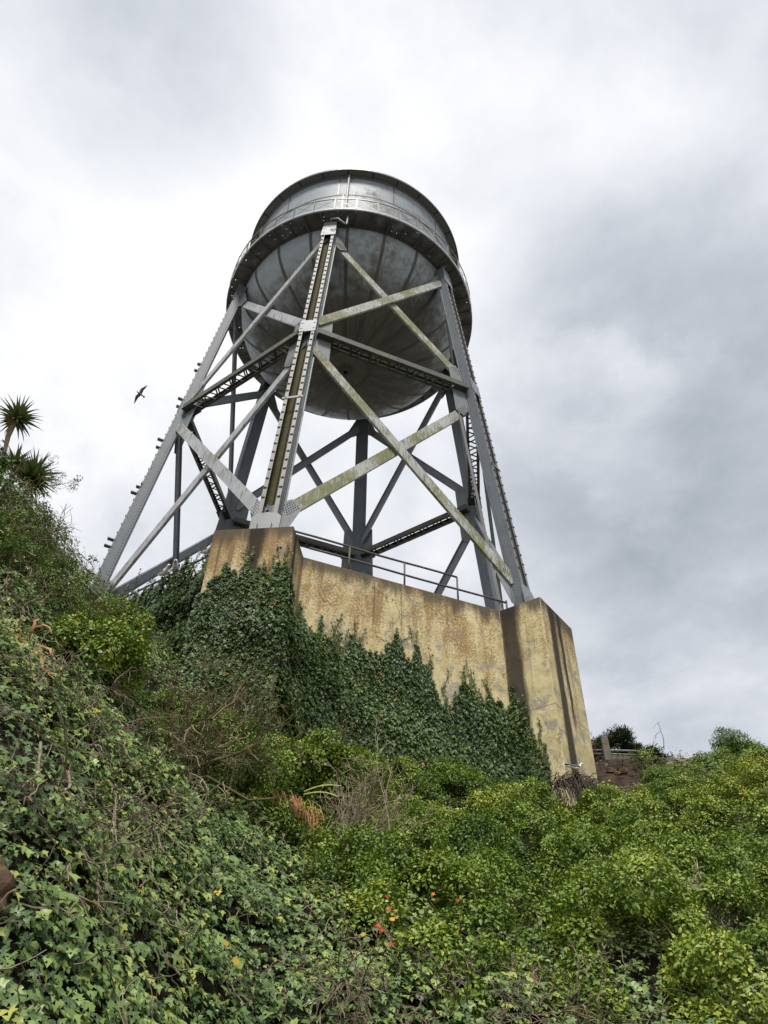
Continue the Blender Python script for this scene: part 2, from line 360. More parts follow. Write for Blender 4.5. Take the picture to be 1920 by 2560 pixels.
# ------------------------------------------------------------------ mesh and object helpers
class MB:
    def __init__(s): s.v = []; s.f = []; s.lt = []

    def add(s, vs, fs, lt=None):
        o = len(s.v)
        s.v.extend([tuple(map(float, x)) for x in vs]); s.f.extend([tuple(i + o for i in q) for q in fs])
        if lt is not None: s.lt.extend([lt] * len(vs))
        return s

    def box(s, c, X, Y, Z, a, b, d):
        """box at c with half sizes a,b,d along unit axes X,Y,Z"""
        c = np.array(c, float); X, Y, Z = (np.array(q, float) for q in (X, Y, Z))
        vs = [c + X * a * i + Y * b * j + Z * d * k for k in (-1, 1) for j in (-1, 1) for i in (-1, 1)]
        return s.add(vs, [(0, 2, 3, 1), (4, 5, 7, 6), (0, 1, 5, 4), (2, 6, 7, 3), (0, 4, 6, 2), (1, 3, 7, 5)])

    def beam(s, p0, p1, n, w, h):
        """bar from p0 to p1: half width w across (in the plane normal to n), half thickness h along n"""
        p0, p1, n = (np.array(q, float) for q in (p0, p1, n))
        d = p1 - p0; L = np.linalg.norm(d); d = d / L
        n = n - d * (n @ d); n /= np.linalg.norm(n)
        return s.box((p0 + p1) / 2, d, np.cross(n, d), n, L / 2, w, h)

    def tube(s, path, rad, k=6, cap=True):
        path = np.array(path, float); n = len(path)
        rad = np.full(n, rad) if np.isscalar(rad) else np.array(rad, float)
        tg = np.gradient(path, axis=0); tg /= np.linalg.norm(tg, axis=1)[:, None] + 1e-9
        ref = np.array([0, 0, 1.0]) if abs(tg[0][2]) < 0.9 else np.array([1.0, 0, 0])
        vs = []
        for i in range(n):
            a = np.cross(tg[i], ref); la = np.linalg.norm(a)
            a = a / la if la > 1e-4 else np.array([1.0, 0, 0])
            b = np.cross(tg[i], a)
            ref = b if abs(b @ tg[i]) < 0.9 else ref
            ref = -np.cross(tg[i], a) if False else np.cross(a, tg[i])
            for j in range(k):
                th = 2 * math.pi * j / k
                vs.append(path[i] + (a * math.cos(th) + b * math.sin(th)) * rad[i])
        fs = [(i * k + j, i * k + (j + 1) % k, (i + 1) * k + (j + 1) % k, (i + 1) * k + j) for i in range(n - 1) for j in range(k)]
        if cap: fs += [tuple(range(k - 1, -1, -1)), tuple((n - 1) * k + j for j in range(k))]
        return s.add(vs, fs)

    def lathe(s, prof, n=96, a0=0.0, a1=2 * math.pi):
        full = abs(a1 - a0 - 2 * math.pi) < 1e-6
        m = n if full else n + 1
        vs = [(r * math.cos(a0 + (a1 - a0) * i / n), r * math.sin(a0 + (a1 - a0) * i / n), z) for i in range(m) for r, z in prof]
        k = len(prof)
        fs = []
        for i in range(n):
            j = (i + 1) % m
            for q in range(k - 1): fs.append((i * k + q, j * k + q, j * k + q + 1, i * k + q + 1))
        return s.add(vs, fs)

    def prism(s, pts, n, h):
        """closed polygon pts (3-D, planar) thickened by h along n"""
        pts = [np.array(q, float) for q in pts]; n = np.array(n, float); k = len(pts)
        vs = [q - n * h / 2 for q in pts] + [q + n * h / 2 for q in pts]
        fs = [tuple(range(k - 1, -1, -1)), tuple(range(k, 2 * k))] + [(i, (i + 1) % k, k + (i + 1) % k, k + i) for i in range(k)]
        return s.add(vs, fs)

    def rivet(s, p, n, r):
        p, n = np.array(p, float), np.array(n, float)
        a = np.cross(n, (0.3, 0.5, 0.81)); a /= np.linalg.norm(a); b = np.cross(n, a)
        ring = [p + (a * math.cos(q) + b * math.sin(q)) * r for q in np.arange(6) * math.pi / 3]
        return s.add(ring + [p + n * r * 0.75], [(i, (i + 1) % 6, 6) for i in range(6)])

    def mesh(s, name, m=None, smooth=False):
        me = bpy.data.meshes.new(name)
        me.from_pydata(s.v, [], s.f)
        if s.lt:
            at = me.attributes.new('lt', 'FLOAT', 'POINT'); at.data.foreach_set('value', np.array(s.lt, np.float32))
        if m: me.materials.append(m)
        if smooth: me.polygons.foreach_set('use_smooth', np.ones(len(me.polygons), bool))
        me.update()
        return me

    def build(s, name, m=None, parent=None, smooth=False, kind=None):
        return link(name, s.mesh(name, m, smooth), parent, kind)


def link(name, data, parent=None, kind=None):
    o = bpy.data.objects.new(name, data); COL.objects.link(o)
    if parent is not None:
        o.parent = parent
        w = parent; off = Vector(w['_o']) if '_o' in w else Vector((0, 0, 0))
        o.matrix_parent_inverse = Matrix.Translation(-off)
    if kind: o['kind'] = kind
    return o


def tag(o, label, cat, group=None):
    o['label'] = label; o['category'] = cat
    if group: o['group'] = group
    return o


def thing(name, loc, label, cat, group=None):
    o = bpy.data.objects.new(name, None); COL.objects.link(o)
    o.location = loc; o['_o'] = [float(q) for q in loc]; o.empty_display_size = 0.2
    return tag(o, label, cat, group)


def sub(o):
    o['_o'] = [0.0, 0.0, 0.0] if o.parent is None else o.parent['_o']
    return o


def unit(v):
    v = np.array(v, float); return v / np.linalg.norm(v)


def child(name, mb, m, parent, smooth=False, kind=None):
    """sub-part: meshes are in world coordinates and the parent part has no shift of its own beyond its thing's"""
    o = bpy.data.objects.new(name, mb.mesh(name, m, smooth)); COL.objects.link(o)
    o.parent = parent
    if kind: o['kind'] = kind
    return o


# ------------------------------------------------------------------ terrain
CP = np.array([
 (2.89, -19.3, -12.53), (2.58, -19.08, -12.04), (2.05, -18.67, -11.25), (1.34, -18.0, -10.35), (0.08, -16.79, -8.81), (-0.92, -15.98, -7.36), (-1.72, -15.55, -5.89), (-2.4, -15.1, -4.7),
 (3.03, -18.23, -12.42), (2.65, -17.72, -11.77), (1.79, -16.44, -10.47), (0.44, -14.31, -8.62), (-0.9, -12.38, -6.54), (-2.21, -10.5, -4.55), (-3.08, -9.27, -3.4),
 (3.35, -16.75, -12.27), (2.94, -15.74, -11.36), (2.31, -14.09, -10.15), (1.1, -10.88, -7.95), (0.05, -9.0, -6.2),
 (4.17, -16.07, -12.2), (3.85, -14.05, -11.02), (3.45, -11.6, -9.42), (3.01, -8.91, -7.6), (2.74, -7.28, -6.5),
 (5.15, -15.51, -12.13), (5.22, -12.98, -10.81), (5.32, -9.85, -8.92), (5.4, -7.22, -7.35), (5.45, -5.95, -6.6),
 (6.23, -15.18, -12.09), (6.75, -12.6, -10.73), (7.31, -9.92, -9.29), (8.02, -6.34, -7.4), (8.7, -3.82, -5.95), (9.0, -2.6, -5.1), (9.7, -0.6, -4.0), (9.9, 0.3, -3.5),
 (7.68, -15.19, -12.07), (8.82, -12.59, -10.73), (10.36, -9.25, -8.81), (11.68, -6.38, -7.14), (13.0, -2.4, -5.05), (14.2, 0.6, -3.6),
 (3.0, -21.2, -14.2), (5, -18.5, -14.1), (7, -17.6, -14.1), (10, -17.4, -14.0), (1.2, -20.6, -12.6), (20, -16, -12.4), (20, -8, -8.2), (20, 1.2, -3.6), (12, 2, -3.35), (10, 6, -3.2), (20, 8, -3.2),
 (-3.6, -14.0, -3.2), (-5.2, -12.2, -2.5), (-4.6, -8.8, -2.9), (-6.2, -8.6, -2.3), (-10, -5, -1.8), (-9, -12, -2.0), (-14, -12, -1.8), (-8, -18, -5.5), (-14, -22, -8), (-3, -20, -9.5), (-2, -24, -13.5),
 (0, 14, -1.8), (-12, 14, -1.8), (12, 16, -3), (10, -24, -14.5), (20, -22, -14.5), (5, -24, -14.5)])


def _u(r2): return np.where(r2 > 1e-9, r2 * np.log(np.maximum(r2, 1e-9)), 0.0)


_n = len(CP)
_K = _u(((CP[:, None, :2] - CP[None, :, :2]) ** 2).sum(-1)) + 0.4 * np.eye(_n)
_A = np.zeros((_n + 3, _n + 3)); _A[:_n, :_n] = _K; _A[:_n, _n] = 1; _A[:_n, _n + 1:] = CP[:, :2]; _A[_n:, :_n] = _A[:_n, _n:].T
_S = np.linalg.solve(_A, np.concatenate([CP[:, 2], np.zeros(3)]))
_HN = np.array([(math.cos(R(60 * k)), math.sin(R(60 * k))) for k in range(6)])
_ph = rng.uniform(0, 6.28, 24); _fr = rng.uniform(-1, 1, (24, 2))


def bumps(x, y, f=1.0):
    s = 0
    for i in range(24):
        k = (1.2 + i * 0.16) * f
        s = s + np.sin(k * (_fr[i, 0] * x + _fr[i, 1] * y) + _ph[i]) / (1.5 + 0.2 * i)
    return s * 0.22


def terrain(x, y):
    x = np.asarray(x, float); y = np.asarray(y, float)
    sh = x.shape; x = x.ravel(); y = y.ravel()
    z = np.empty_like(x)
    for a in range(0, len(x), 20000):
        xs, ys = x[a:a + 20000], y[a:a + 20000]
        d2 = (xs[:, None] - CP[None, :, 0]) ** 2 + (ys[:, None] - CP[None, :, 1]) ** 2
        z[a:a + 20000] = _u(d2) @ _S[:_n] + _S[_n] + _S[_n + 1] * xs + _S[_n + 2] * ys
    z = np.clip(z, -14.55, -1.0) + bumps(x, y) * 0.16
    low = np.clip((x - 1.5) / 2.0, 0, 1) * np.clip((y + 14.0) / 1.5, 0, 1) * np.clip((-6.8 - y) / 1.6, 0, 1)
    z = z - 0.38 * low                                  # the ground lies below the bushes that grow on it
    ap = (np.stack([x, y], -1) @ _HN.T).max(1)
    z = np.where(ap < 7.0, -1.6, z)
    return z.reshape(sh)


def tnormal(x, y):
    e = 0.12
    gx = (terrain(x + e, y) - terrain(x - e, y)) / (2 * e); gy = (terrain(x, y + e) - terrain(x, y - e)) / (2 * e)
    n = np.stack([-gx, -gy, np.ones_like(gx)], -1)
    return n / np.linalg.norm(n, axis=-1, keepdims=True)


xs = np.arange(-16, 24.01, 0.2); ys = np.arange(-26, 20.01, 0.2)
GX, GY = np.meshgrid(xs, ys)
GZ = terrain(GX, GY)
GZ[0, :] = GZ[-1, :] = -15; GZ[:, 0] = GZ[:, -1] = -15
nx, ny = len(xs), len(ys)
mb = MB(); mb.v = list(map(tuple, np.stack([GX, GY, GZ], -1).reshape(-1, 3).tolist()))
mb.f = [(j * nx + i, j * nx + i + 1, (j + 1) * nx + i + 1, (j + 1) * nx + i) for j in range(ny - 1) for i in range(nx - 1)]
hill = mb.build('hillside', M_SOIL, None, True, 'structure')
mb = MB()
ring = [(1500 * math.cos(a), 1500 * math.sin(a), -14.62) for a in np.arange(64) * 2 * math.pi / 64]
mb.add(ring + [(0, 0, -14.62)], [(i, (i + 1) % 64, 64) for i in range(64)])
mb.build('ground', M_GROUND, None, False, 'structure')

# ------------------------------------------------------------------ concrete foundation: piers and walls
AZ = {'F': -90, 'R': -30, 'BR': 30, 'BC': 90, 'BL': 150, 'L': 210}
ORDER = ['F', 'R', 'BR', 'BC', 'BL', 'L']
found = thing('concrete_foundation', (0, -7.4, -7), 'stained ochre concrete foundation of walls and square piers carrying the water tower', 'foundation')


def uv_box(name, corners, z0, z1, parent, useed, props):
    """vertical block over the plan polygon corners (counter-clockwise); UV in metres round the perimeter"""
    me = bpy.data.meshes.new(name)
    bm = bmesh.new(); uvl = bm.loops.layers.uv.new('UVMap')
    k = len(corners); acc = 0.0
    NZ = 1
    bot = [bm.verts.new((x, y, z0)) for x, y in corners]; top = [bm.verts.new((x, y, z1)) for x, y in corners]
    for i in range(k):
        j = (i + 1) % k
        L = math.dist(corners[i], corners[j])
        f = bm.faces.new((bot[i], bot[j], top[j], top[i]))
        for lp, (uu, vv) in zip(f.loops, ((acc, z0), (acc + L, z0), (acc + L, z1), (acc, z1))): lp[uvl].uv = (uu, vv)
        acc += L
    f = bm.faces.new(top)
    for lp in f.loops: lp[uvl].uv = (lp.vert.co.x, -1.0 + 0.02 * lp.vert.co.y)
    bm.to_mesh(me); bm.free(); me.materials.append(M_CONC)
    o = link(name, me, parent)
    b = o.modifiers.new('bevel', 'BEVEL'); b.width = 0.025; b.segments = 2; b.limit_method = 'ANGLE'
    o['seed'] = float(useed)
    for q in ('a', 'b', 'c'):
        for w in ('u', 'w', 'h'): o['stain_%s_%s' % (w, q)] = 0.0
    for kk, v in props.items(): o[kk] = float(v)
    return o


PW = 1.06
for i, k in enumerate(ORDER):
    a = R(AZ[k]); rd = np.array([math.cos(a), math.sin(a)]); tn = np.array([-math.sin(a), math.cos(a)])
    r0, r1 = 6.3, 9.3
    # counter-clockwise from the inner left corner: outer face runs from -tn to +tn
    cs = [rd * r1 - tn * PW, rd * r1 + tn * PW, rd * r0 + tn * PW, rd * r0 - tn * PW]
    pr = {}
    if k == 'F': pr = {'stain_u_a': 1.18, 'stain_w_a': 0.20, 'stain_h_a': 4.5, 'stain_u_b': 2.45, 'stain_w_b': 0.16, 'stain_h_b': 3.0}
    # perimeter: outer face 0..2.12, then the +tn side, inner side, -tn side (ends at the outer corner)
    if k == 'R': pr = {'stain_u_a': 0.62, 'stain_w_a': 0.22, 'stain_h_a': 6.5, 'stain_u_b': 1.12, 'stain_w_b': 0.10, 'stain_h_b': 4.0, 'stain_u_c': 2 * PW * 2 + 3.0 + 1.95, 'stain_w_c': 0.30, 'stain_h_c': 8.0}
    uv_box('pier', [tuple(c) for c in cs], -9.0 if k in ('F', 'R', 'L') else -5.0, -1.0, found, i * 3.7, pr)
for i, k in enumerate(ORDER):
    am = R(AZ[k] + 30); n = np.array([math.cos(am), math.sin(am)]); tt = np.array([-n[1], n[0]])
    ap0, ap1, hl = 6.7, 7.45, 4.0
    cs = [n * ap1 - tt * hl, n * ap1 + tt * hl, n * ap0 + tt * hl, n * ap0 - tt * hl]
    # trimmed so that the ends stay inside the piers
    uv_box('wall', [tuple(c) for c in cs], -9.2 if k in ('F', 'L') else -5.0, -1.004, found, 11.3 + i * 2.9, {})


# ------------------------------------------------------------------ water tower
tower = thing('water_tower', (0, 0, -1.0), 'rusty grey riveted steel water tower on six braced legs above the ochre wall', 'water tower')
HT, HM = 20.0, 10.58


def lr(z): return 8.2814 + (6.2006 - 8.2814) * z / 20.0


def node(k, z, dr=0.0):
    a = R(AZ[k]); r = lr(z) + dr
    return np.array([r * math.cos(a), r * math.sin(a), z])


def leg_axes(k):
    d = unit(node(k, HT) - node(k, 0)); a = R(AZ[k])
    tn = np.array([-math.sin(a), math.cos(a), 0]); out = np.cross(tn, d); out = out if out @ np.array([math.cos(a), math.sin(a), 0]) > 0 else -out
    return d, tn, out


HW, DP = 0.275, 0.18        # half width across the leg, half depth
for k in ORDER:
    d, tn, out = leg_axes(k)
    p0, p1 = node(k, -0.99), node(k, 20.9)
    web = MB(); lip = MB(); back = MB(); rv = MB()
    for s in (-1, 1):
        web.beam(p0 + tn * s * HW, p1 + tn * s * HW, tn, DP, 0.012)
        c = out * (DP + 0.008) + tn * s * (HW - 0.05)
        lip.beam(p0 + c, p1 + c, out, 0.062, 0.009)
        c2 = -out * (DP + 0.008) + tn * s * (HW + 0.03)
        web.beam(p0 + c2, p1 + c2, out, 0.055, 0.009)
        c3 = -out * (DP - 0.045) + tn * s * (HW + 0.02)
        web.beam(p0 + c3, p1 + c3, tn, 0.045, 0.007)
    legp = web.build('leg', M_LEG, tower)
    back.beam(p0 - out * (DP - 0.07), p1 - out * (DP - 0.07), out, HW - 0.015, 0.010)
    back.beam(p0 - out * (DP - 0.12), p1 - out * (DP - 0.12), tn, 0.035, 0.010)
    inn = MB(); inn.beam(p0 - out * (DP + 0.02), p1 - out * (DP + 0.02), out, HW - 0.03, 0.008)
    for i in range(70):
        for sg in (-1, 1): inn.rivet(p0 + d * (0.3 + i * 0.29) - out * (DP + 0.028) + tn * sg * (HW - 0.08), -out, 0.018)
    child('inner_plate', inn, M_LEG, legp)
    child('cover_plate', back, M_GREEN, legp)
    child('flange', lip, M_LIP, legp)
    L = np.linalg.norm(p1 - p0)
    for i in range(int(L / 0.145)):
        q = p0 + d * (0.1 + i * 0.145)
        for s in (-1, 1):
            rv.rivet(q + tn * s * (HW + 0.028) - out * (DP - 0.06), tn * s, 0.020)
            if i % 2: rv.rivet(q + tn * s * (HW + 0.013) + out * (DP - 0.06), tn * s, 0.018)
    child('rivets', rv, M_RIVET, legp, False, 'stuff')
    # climbing clips in pairs down the outer flanges
    cl_ = MB()
    for i in range(int(L / 0.42) - 4):
        q = p0 + d * (1.9 + i * 0.42)
        for s in (-1, 1):
            c = q + tn * s * (HW - 0.055) + out * (DP + 0.03)
            cl_.box(c, tn, d, out, 0.040, 0.013, 0.016)
            cl_.rivet(c + tn * s * 0.035 + out * 0.01, out, 0.034)
    child('climbing_clips', cl_, M_RIVET, legp, False, 'stuff')
    # tie plates across the flanges at the nodes
    for zc, hh in ((HM + 0.15, 0.42), (HT + 0.15, 0.75), (-0.45, 0.62)):
        pl = MB(); c = node(k, zc) + out * (DP + 0.03)
        if zc < 1:
            pts = [c + tn * x + d * y for x, y in ((-0.42, -0.6), (0.42, -0.6), (0.42, 0.52), (0.30, 0.64), (0, 0.70), (-0.30, 0.64), (-0.42, 0.52))]
        elif zc > 15:
            pts = [c + tn * x + d * y for x, y in ((-0.36, -0.75), (0.36, -0.75), (0.30, 0.75), (-0.30, 0.75))]
        else:
            pts = [c + tn * x + d * y for x, y in ((-0.32, -hh), (0.32, -hh), (0.32, hh), (-0.32, hh))]
        pl.prism(pts, out, 0.02)
        if zc < 1:
            for s in (-1, 1): pl.beam(c + tn * s * 0.2 - d * 0.6 + out * 0.05, c + tn * s * 0.2 + d * 0.2 + out * 0.05, tn, 0.05, 0.012)
        child('tie_plate', pl, M_GUSSET_L if zc < 1 else M_BRACE_D, legp)
    bt = MB(); c = node(k, 5.9) + out * (DP + 0.03)
    bt.beam(c - tn * 0.36 - d * 0.03, c + tn * 0.36 + d * 0.03, out, 0.05, 0.01); child('batten', bt, M_LIP, legp)
    bp = MB(); bp.box(node(k, -0.985), (1, 0, 0), (0, 1, 0), (0, 0, 1), 0.62, 0.62, 0.014); child('base_plate', bp, M_GUSSET, legp)
    if k == 'L':
        for z in (13.75, 13.26, 11.14, 10.65, 8.45, 8.01, 5.73, 5.38, 3.04, 2.72):
            b = MB(); c = node(k, z) + out * (DP - 0.02) + tn * 0.22
            b.beam(c, c + out * (0.27 if z * 7 % 2 > 1 else 0.19), d, 0.085, 0.016)
            b.beam(c + d * 0.03, c + out * 0.17 + d * 0.03, tn, 0.035, 0.012)
            child('bracket', b, M_LEG, legp)


def hull2(p):
    p = sorted(map(tuple, p)); lo = []; hi = []
    for q in p:
        while len(lo) > 1 and (lo[-1][0] - lo[-2][0]) * (q[1] - lo[-2][1]) - (lo[-1][1] - lo[-2][1]) * (q[0] - lo[-2][0]) <= 0: lo.pop()
        lo.append(q)
    for q in reversed(p):
        while len(hi) > 1 and (hi[-1][0] - hi[-2][0]) * (q[1] - hi[-2][1]) - (hi[-1][1] - hi[-2][1]) * (q[0] - hi[-2][0]) <= 0: hi.pop()
        hi.append(q)
    return lo[:-1] + hi[:-1]


BW = 0.205
for i, k in enumerate(ORDER):
    k2 = ORDER[(i + 1) % 6]
    am = R(AZ[k] + 30)
    nn = unit(np.cross(node(k2, 0) - node(k, 0), node(k, HT) - node(k, 0)))
    if nn @ np.array([math.cos(am), math.sin(am), 0]) < 0: nn = -nn
    front = k in ('L', 'F')
    for tier, (za, zb) in enumerate(((0.15, HM - 0.75), (HM + 0.55, HT - 0.15))):
        for j, (u_, v_) in enumerate(((k, k2), (k2, k))):
            a, b = node(u_, za), node(v_, zb)
            dd = unit(b - a)
            a2, b2 = a + dd * 0.35, b - dd * 0.35
            off = nn * (0.075 if (j + tier) % 2 else -0.075)
            br = MB(); br.beam(a2 + off, b2 + off, nn, BW, 0.012)
            y_ = np.cross(nn, dd)
            for s in (-1, 1): br.beam(a2 + off + y_ * s * (BW - 0.012) - nn * 0.045, b2 + off + y_ * s * (BW - 0.012) - nn * 0.045, y_, 0.045, 0.011)
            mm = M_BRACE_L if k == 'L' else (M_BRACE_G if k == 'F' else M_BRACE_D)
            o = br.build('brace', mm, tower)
    # gusset plates at the nodes, one on each leg's side
    for u_, v_ in ((k, k2), (k2, k)):
        hd = unit(node(v_, 0) - node(u_, 0)); vd = unit(np.cross(nn, hd)); vd = vd if vd[2] > 0 else -vd
        for zc, br_ in ((0.15, [HM - 0.75]), (HM - 0.1, [0.15, HT - 0.15]), (HT - 0.15, [HM + 0.55])):
            org = node(u_, zc)
            pts = []; patches = []
            hs = 0.55 if len(br_) == 1 else 0.8
            for x, y in ((0.0, -hs), (0.42, -hs), (0.42, hs), (0.0, hs)): pts.append((x - 0.0, y))
            for zt in br_:
                src = node(u_, zc if len(br_) == 1 else (HM - 0.75 if zt < 5 else HM + 0.55))
                dd = unit(node(v_, zt) - src)
                dx, dy = dd @ hd, dd @ vd; ox, oy = (src - org) @ hd, (src - org) @ vd
                lo_, le = 0.55, 1.25
                for e in (-1, 1):
                    pts.append((ox + dx * le - dy * BW * 1.02 * e, oy + dy * le + dx * BW * 1.02 * e))
                patches.append((ox, oy, dx, dy))
            hp = hull2(pts)
            g = MB(); g.prism([org + hd * x + vd * y for x, y in hp], nn, 0.018)
            pale = front and zc < 1
            go = g.build('gusset_plate', M_GUSSET_L if pale else M_GUSSET, tower)
            rv = MB()
            for pi_, (ox, oy, dx, dy) in enumerate(patches):
                tier_ = 0 if zc < 5 else (1 if zc > 15 else pi_)
                j_ = 0 if (u_ == k) == (zc < 5 or (zc < 15 and pi_ == 1)) else 1
                inside = (j_ + tier_) % 2 == 0
                for r_ in range(6):
                    for q_ in range(5):
                        al = 0.66 + r_ * 0.095 + (0.04 if q_ % 2 else 0); ac = -0.15 + q_ * 0.075
                        p_ = org + hd * (ox + dx * al - dy * ac) + vd * (oy + dy * al + dx * ac)
                        rv.rivet(p_ + nn * (0.012 if inside else 0.086), nn, 0.026); rv.rivet(p_ - nn * 0.012, -nn, 0.024)
            child('rivets', rv, M_RIVET, go, False, 'stuff')
    # ring strut at mid height: two channels joined by lacing bars
    A, B = node(k, HM), node(k2, HM)
    dd = unit(B - A); a2, b2 = A + dd * 0.33, B - dd * 0.33
    hn = np.array([math.cos(am), math.sin(am), 0])
    st = MB()
    for s in (-1, 1):
        c = hn * s * 0.27
        st.beam(a2 + c, b2 + c, hn, 0.135, 0.010)
        for e in (-1, 1):
            st.beam(a2 + c - hn * s * 0.05 + np.array([0, 0, e * 0.13]), b2 + c - hn * s * 0.05 + np.array([0, 0, e * 0.13]), (0, 0, 1), 0.06, 0.008)
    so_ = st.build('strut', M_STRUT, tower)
    L = np.linalg.norm(b2 - a2); nb = 16
    for e in (-1, 1):
        for q in range(nb):
            x0, x1 = (q + 0.1) * L / nb, (q + 0.9) * L / nb
            s0 = 1 if q % 2 else -1
            lb = MB(); zoff = np.array([0, 0, e * 0.150])
            lb.beam(a2 + dd * x0 + hn * s0 * 0.26 + zoff, a2 + dd * x1 - hn * s0 * 0.26 + zoff, (0, 0, 1), 0.032, 0.008)
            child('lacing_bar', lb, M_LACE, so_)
    for e in (a2, b2):
        bp = MB(); s = 1 if e is a2 else -1
        bp.box(e + dd * s * 0.28 - np.array([0, 0, 0.18]), dd, hn, (0, 0, 1), 0.30, 0.31, 0.009); child('batten_plate', bp, M_LACE, so_)

# tank: cylinder and dished bottom
TR = 5.93; ZB, ZC, ZE = 17.42, 21.05, 26.62
prof = []
for i in range(41):
    th = math.pi / 2 * i / 40
    prof.append((max(0.001, TR * math.sin(th) ** 1.03), ZC - (ZC - ZB) * math.cos(th) ** 1.03 if i < 40 else ZC))
tank = MB().lathe(prof, 160).build('tank_bowl', M_BOWL, tower, True)


def bowl(th, dr=0.0):
    r, z = TR * math.sin(th) ** 1.03, ZC - (ZC - ZB) * max(0.0, math.cos(th)) ** 1.03
    n = unit((math.sin(th) / TR, -math.cos(th) / (ZC - ZB)))
    return r + n[0] * dr, z + n[1] * dr


for i in range(20):
    a = R(-90 + 7.5 + 18 * i)
    sm_ = MB(); th = np.linspace(0.215, 1.55, 34)
    for s0 in range(33):
        pts = []
        for tt_ in (th[s0], th[s0 + 1]):
            r, z = bowl(tt_, 0.012)
            for s in (-1, 1):
                w = 0.078 / max(r, 0.3) * s
                pts.append((r * math.cos(a + w), r * math.sin(a + w), z))
        sm_.add(pts, [(0, 1, 3, 2)])
    for s0 in np.linspace(0.215, 1.54, 84):
        r, z = bowl(s0, 0.012); r2, z2 = bowl(s0, 0.2); 
        for s in (-1, 1):
            w = 0.042 / max(r, 0.3) * s
            p_ = np.array([r * math.cos(a + w), r * math.sin(a + w), z]); q_ = np.array([r2 * math.cos(a + w), r2 * math.sin(a + w), z2])
            sm_.rivet(p_, unit(q_ - p_), 0.030)
    so2 = child('seam', sm_, M_LAP, tank); so2.data.materials.append(M_SEAM)
    for pg in so2.data.polygons[33:]: pg.material_index = 1
rg = MB(); r0, z0 = bowl(0.205, 0.008); r1, z1 = bowl(0.235, 0.014)
rg.lathe([(r0, z0), (r0, z0 - 0.012), (r1, z1 - 0.012), (r1, z1)], 96)
for q in range(72):
    a = q * math.pi / 36; rg.rivet(((r0 + r1) / 2 * math.cos(a), (r0 + r1) / 2 * math.sin(a), (z0 + z1) / 2 - 0.02), (0, 0, -1), 0.022)
child('ring_seam', rg, M_SEAM, tank)
nz = MB().lathe([(0.36, ZB + 0.02), (0.36, ZB - 0.05), (0.24, ZB - 0.07), (0.22, ZB - 0.20), (0.13, ZB - 0.20), (0.12, ZB - 0.02)], 32)
for q in range(12): nz.rivet((0.3 * math.cos(q * 0.5236), 0.3 * math.sin(q * 0.5236), ZB - 0.06), (0, 0, -1), 0.03)
child('outlet', nz, M_SEAM, tank, False)

cyl = MB().lathe([(TR, ZC), (TR, ZE)], 160).build('tank_wall', M_TANK, tower, True)
hs_ = MB().lathe([(TR + 0.004, 24.50), (TR + 0.014, 24.48), (TR + 0.014, 24.56), (TR + 0.004, 24.58)], 160)
for q in range(260):
    a = q * 2 * math.pi / 260; hs_.rivet(((TR + 0.014) * math.cos(a), (TR + 0.014) * math.sin(a), 24.52), (math.cos(a), math.sin(a), 0), 0.022)
child('seam', hs_, M_SEAM, cyl)
for a_, z0, z1 in [(-118.3 + 29 * q, 24.58, ZE - 0.1) for q in range(12)] + [(-89.5 + 29 * q + 3, 21.2, 24.48) for q in range(12)]:
    a = R(a_); e = np.array([math.cos(a), math.sin(a), 0]); tn = np.array([-e[1], e[0], 0])
    vs = MB(); vs.box(e * (TR + 0.006) + np.array([0, 0, (z0 + z1) / 2]), tn, e, (0, 0, 1), 0.035, 0.008, (z1 - z0) / 2); child('seam', vs, M_EAVE, cyl)
a = R(-84.4); e = np.array([math.cos(a), math.sin(a), 0])
pp = MB().tube([e * (TR + 0.13) + np.array([0, 0, z]) for z in (21.3, 23, 25, 26.50)], 0.055, 10)
for z in (22.5, 24.9): pp.box(e * (TR + 0.07) + np.array([0, 0, z]), e, np.cross(e, (0, 0, 1)), (0, 0, 1), 0.07, 0.02, 0.02)
pp.build('overflow_pipe', M_BRACE_L, tower, True)
# what can be read of the red lettering on the wall of the tank, thin brush strokes
gf = MB()


def stroke(pts, w=0.028):
    P_ = [np.array([(TR + 0.012) * math.cos(R(a)), (TR + 0.012) * math.sin(R(a)), z]) for a, z in pts]
    for p_, q_ in zip(P_[:-1], P_[1:]):
        n_ = unit(((p_ + q_) / 2) * np.array([1, 1, 0])); gf.beam(p_, q_, n_, w, 0.004)


for pts in ([(-102.99, 23.32), (-102.85, 22.95), (-101.4, 22.93)], [(-102.92, 23.17), (-101.8, 23.14)], [(-102.99, 23.33), (-101.5, 23.30)], [(-107.03, 22.98), (-105.85, 23.36), (-105.35, 22.98)],
            [(-105.35, 22.98), (-103.9, 23.35)], [(-108.12, 23.35), (-107.1, 22.98)], [(-113.65, 23.0), (-113.2, 23.25), (-112.3, 23.36), (-111.3, 23.2)]): stroke(pts)
child('lettering', gf, M_GRAFFITI, cyl)

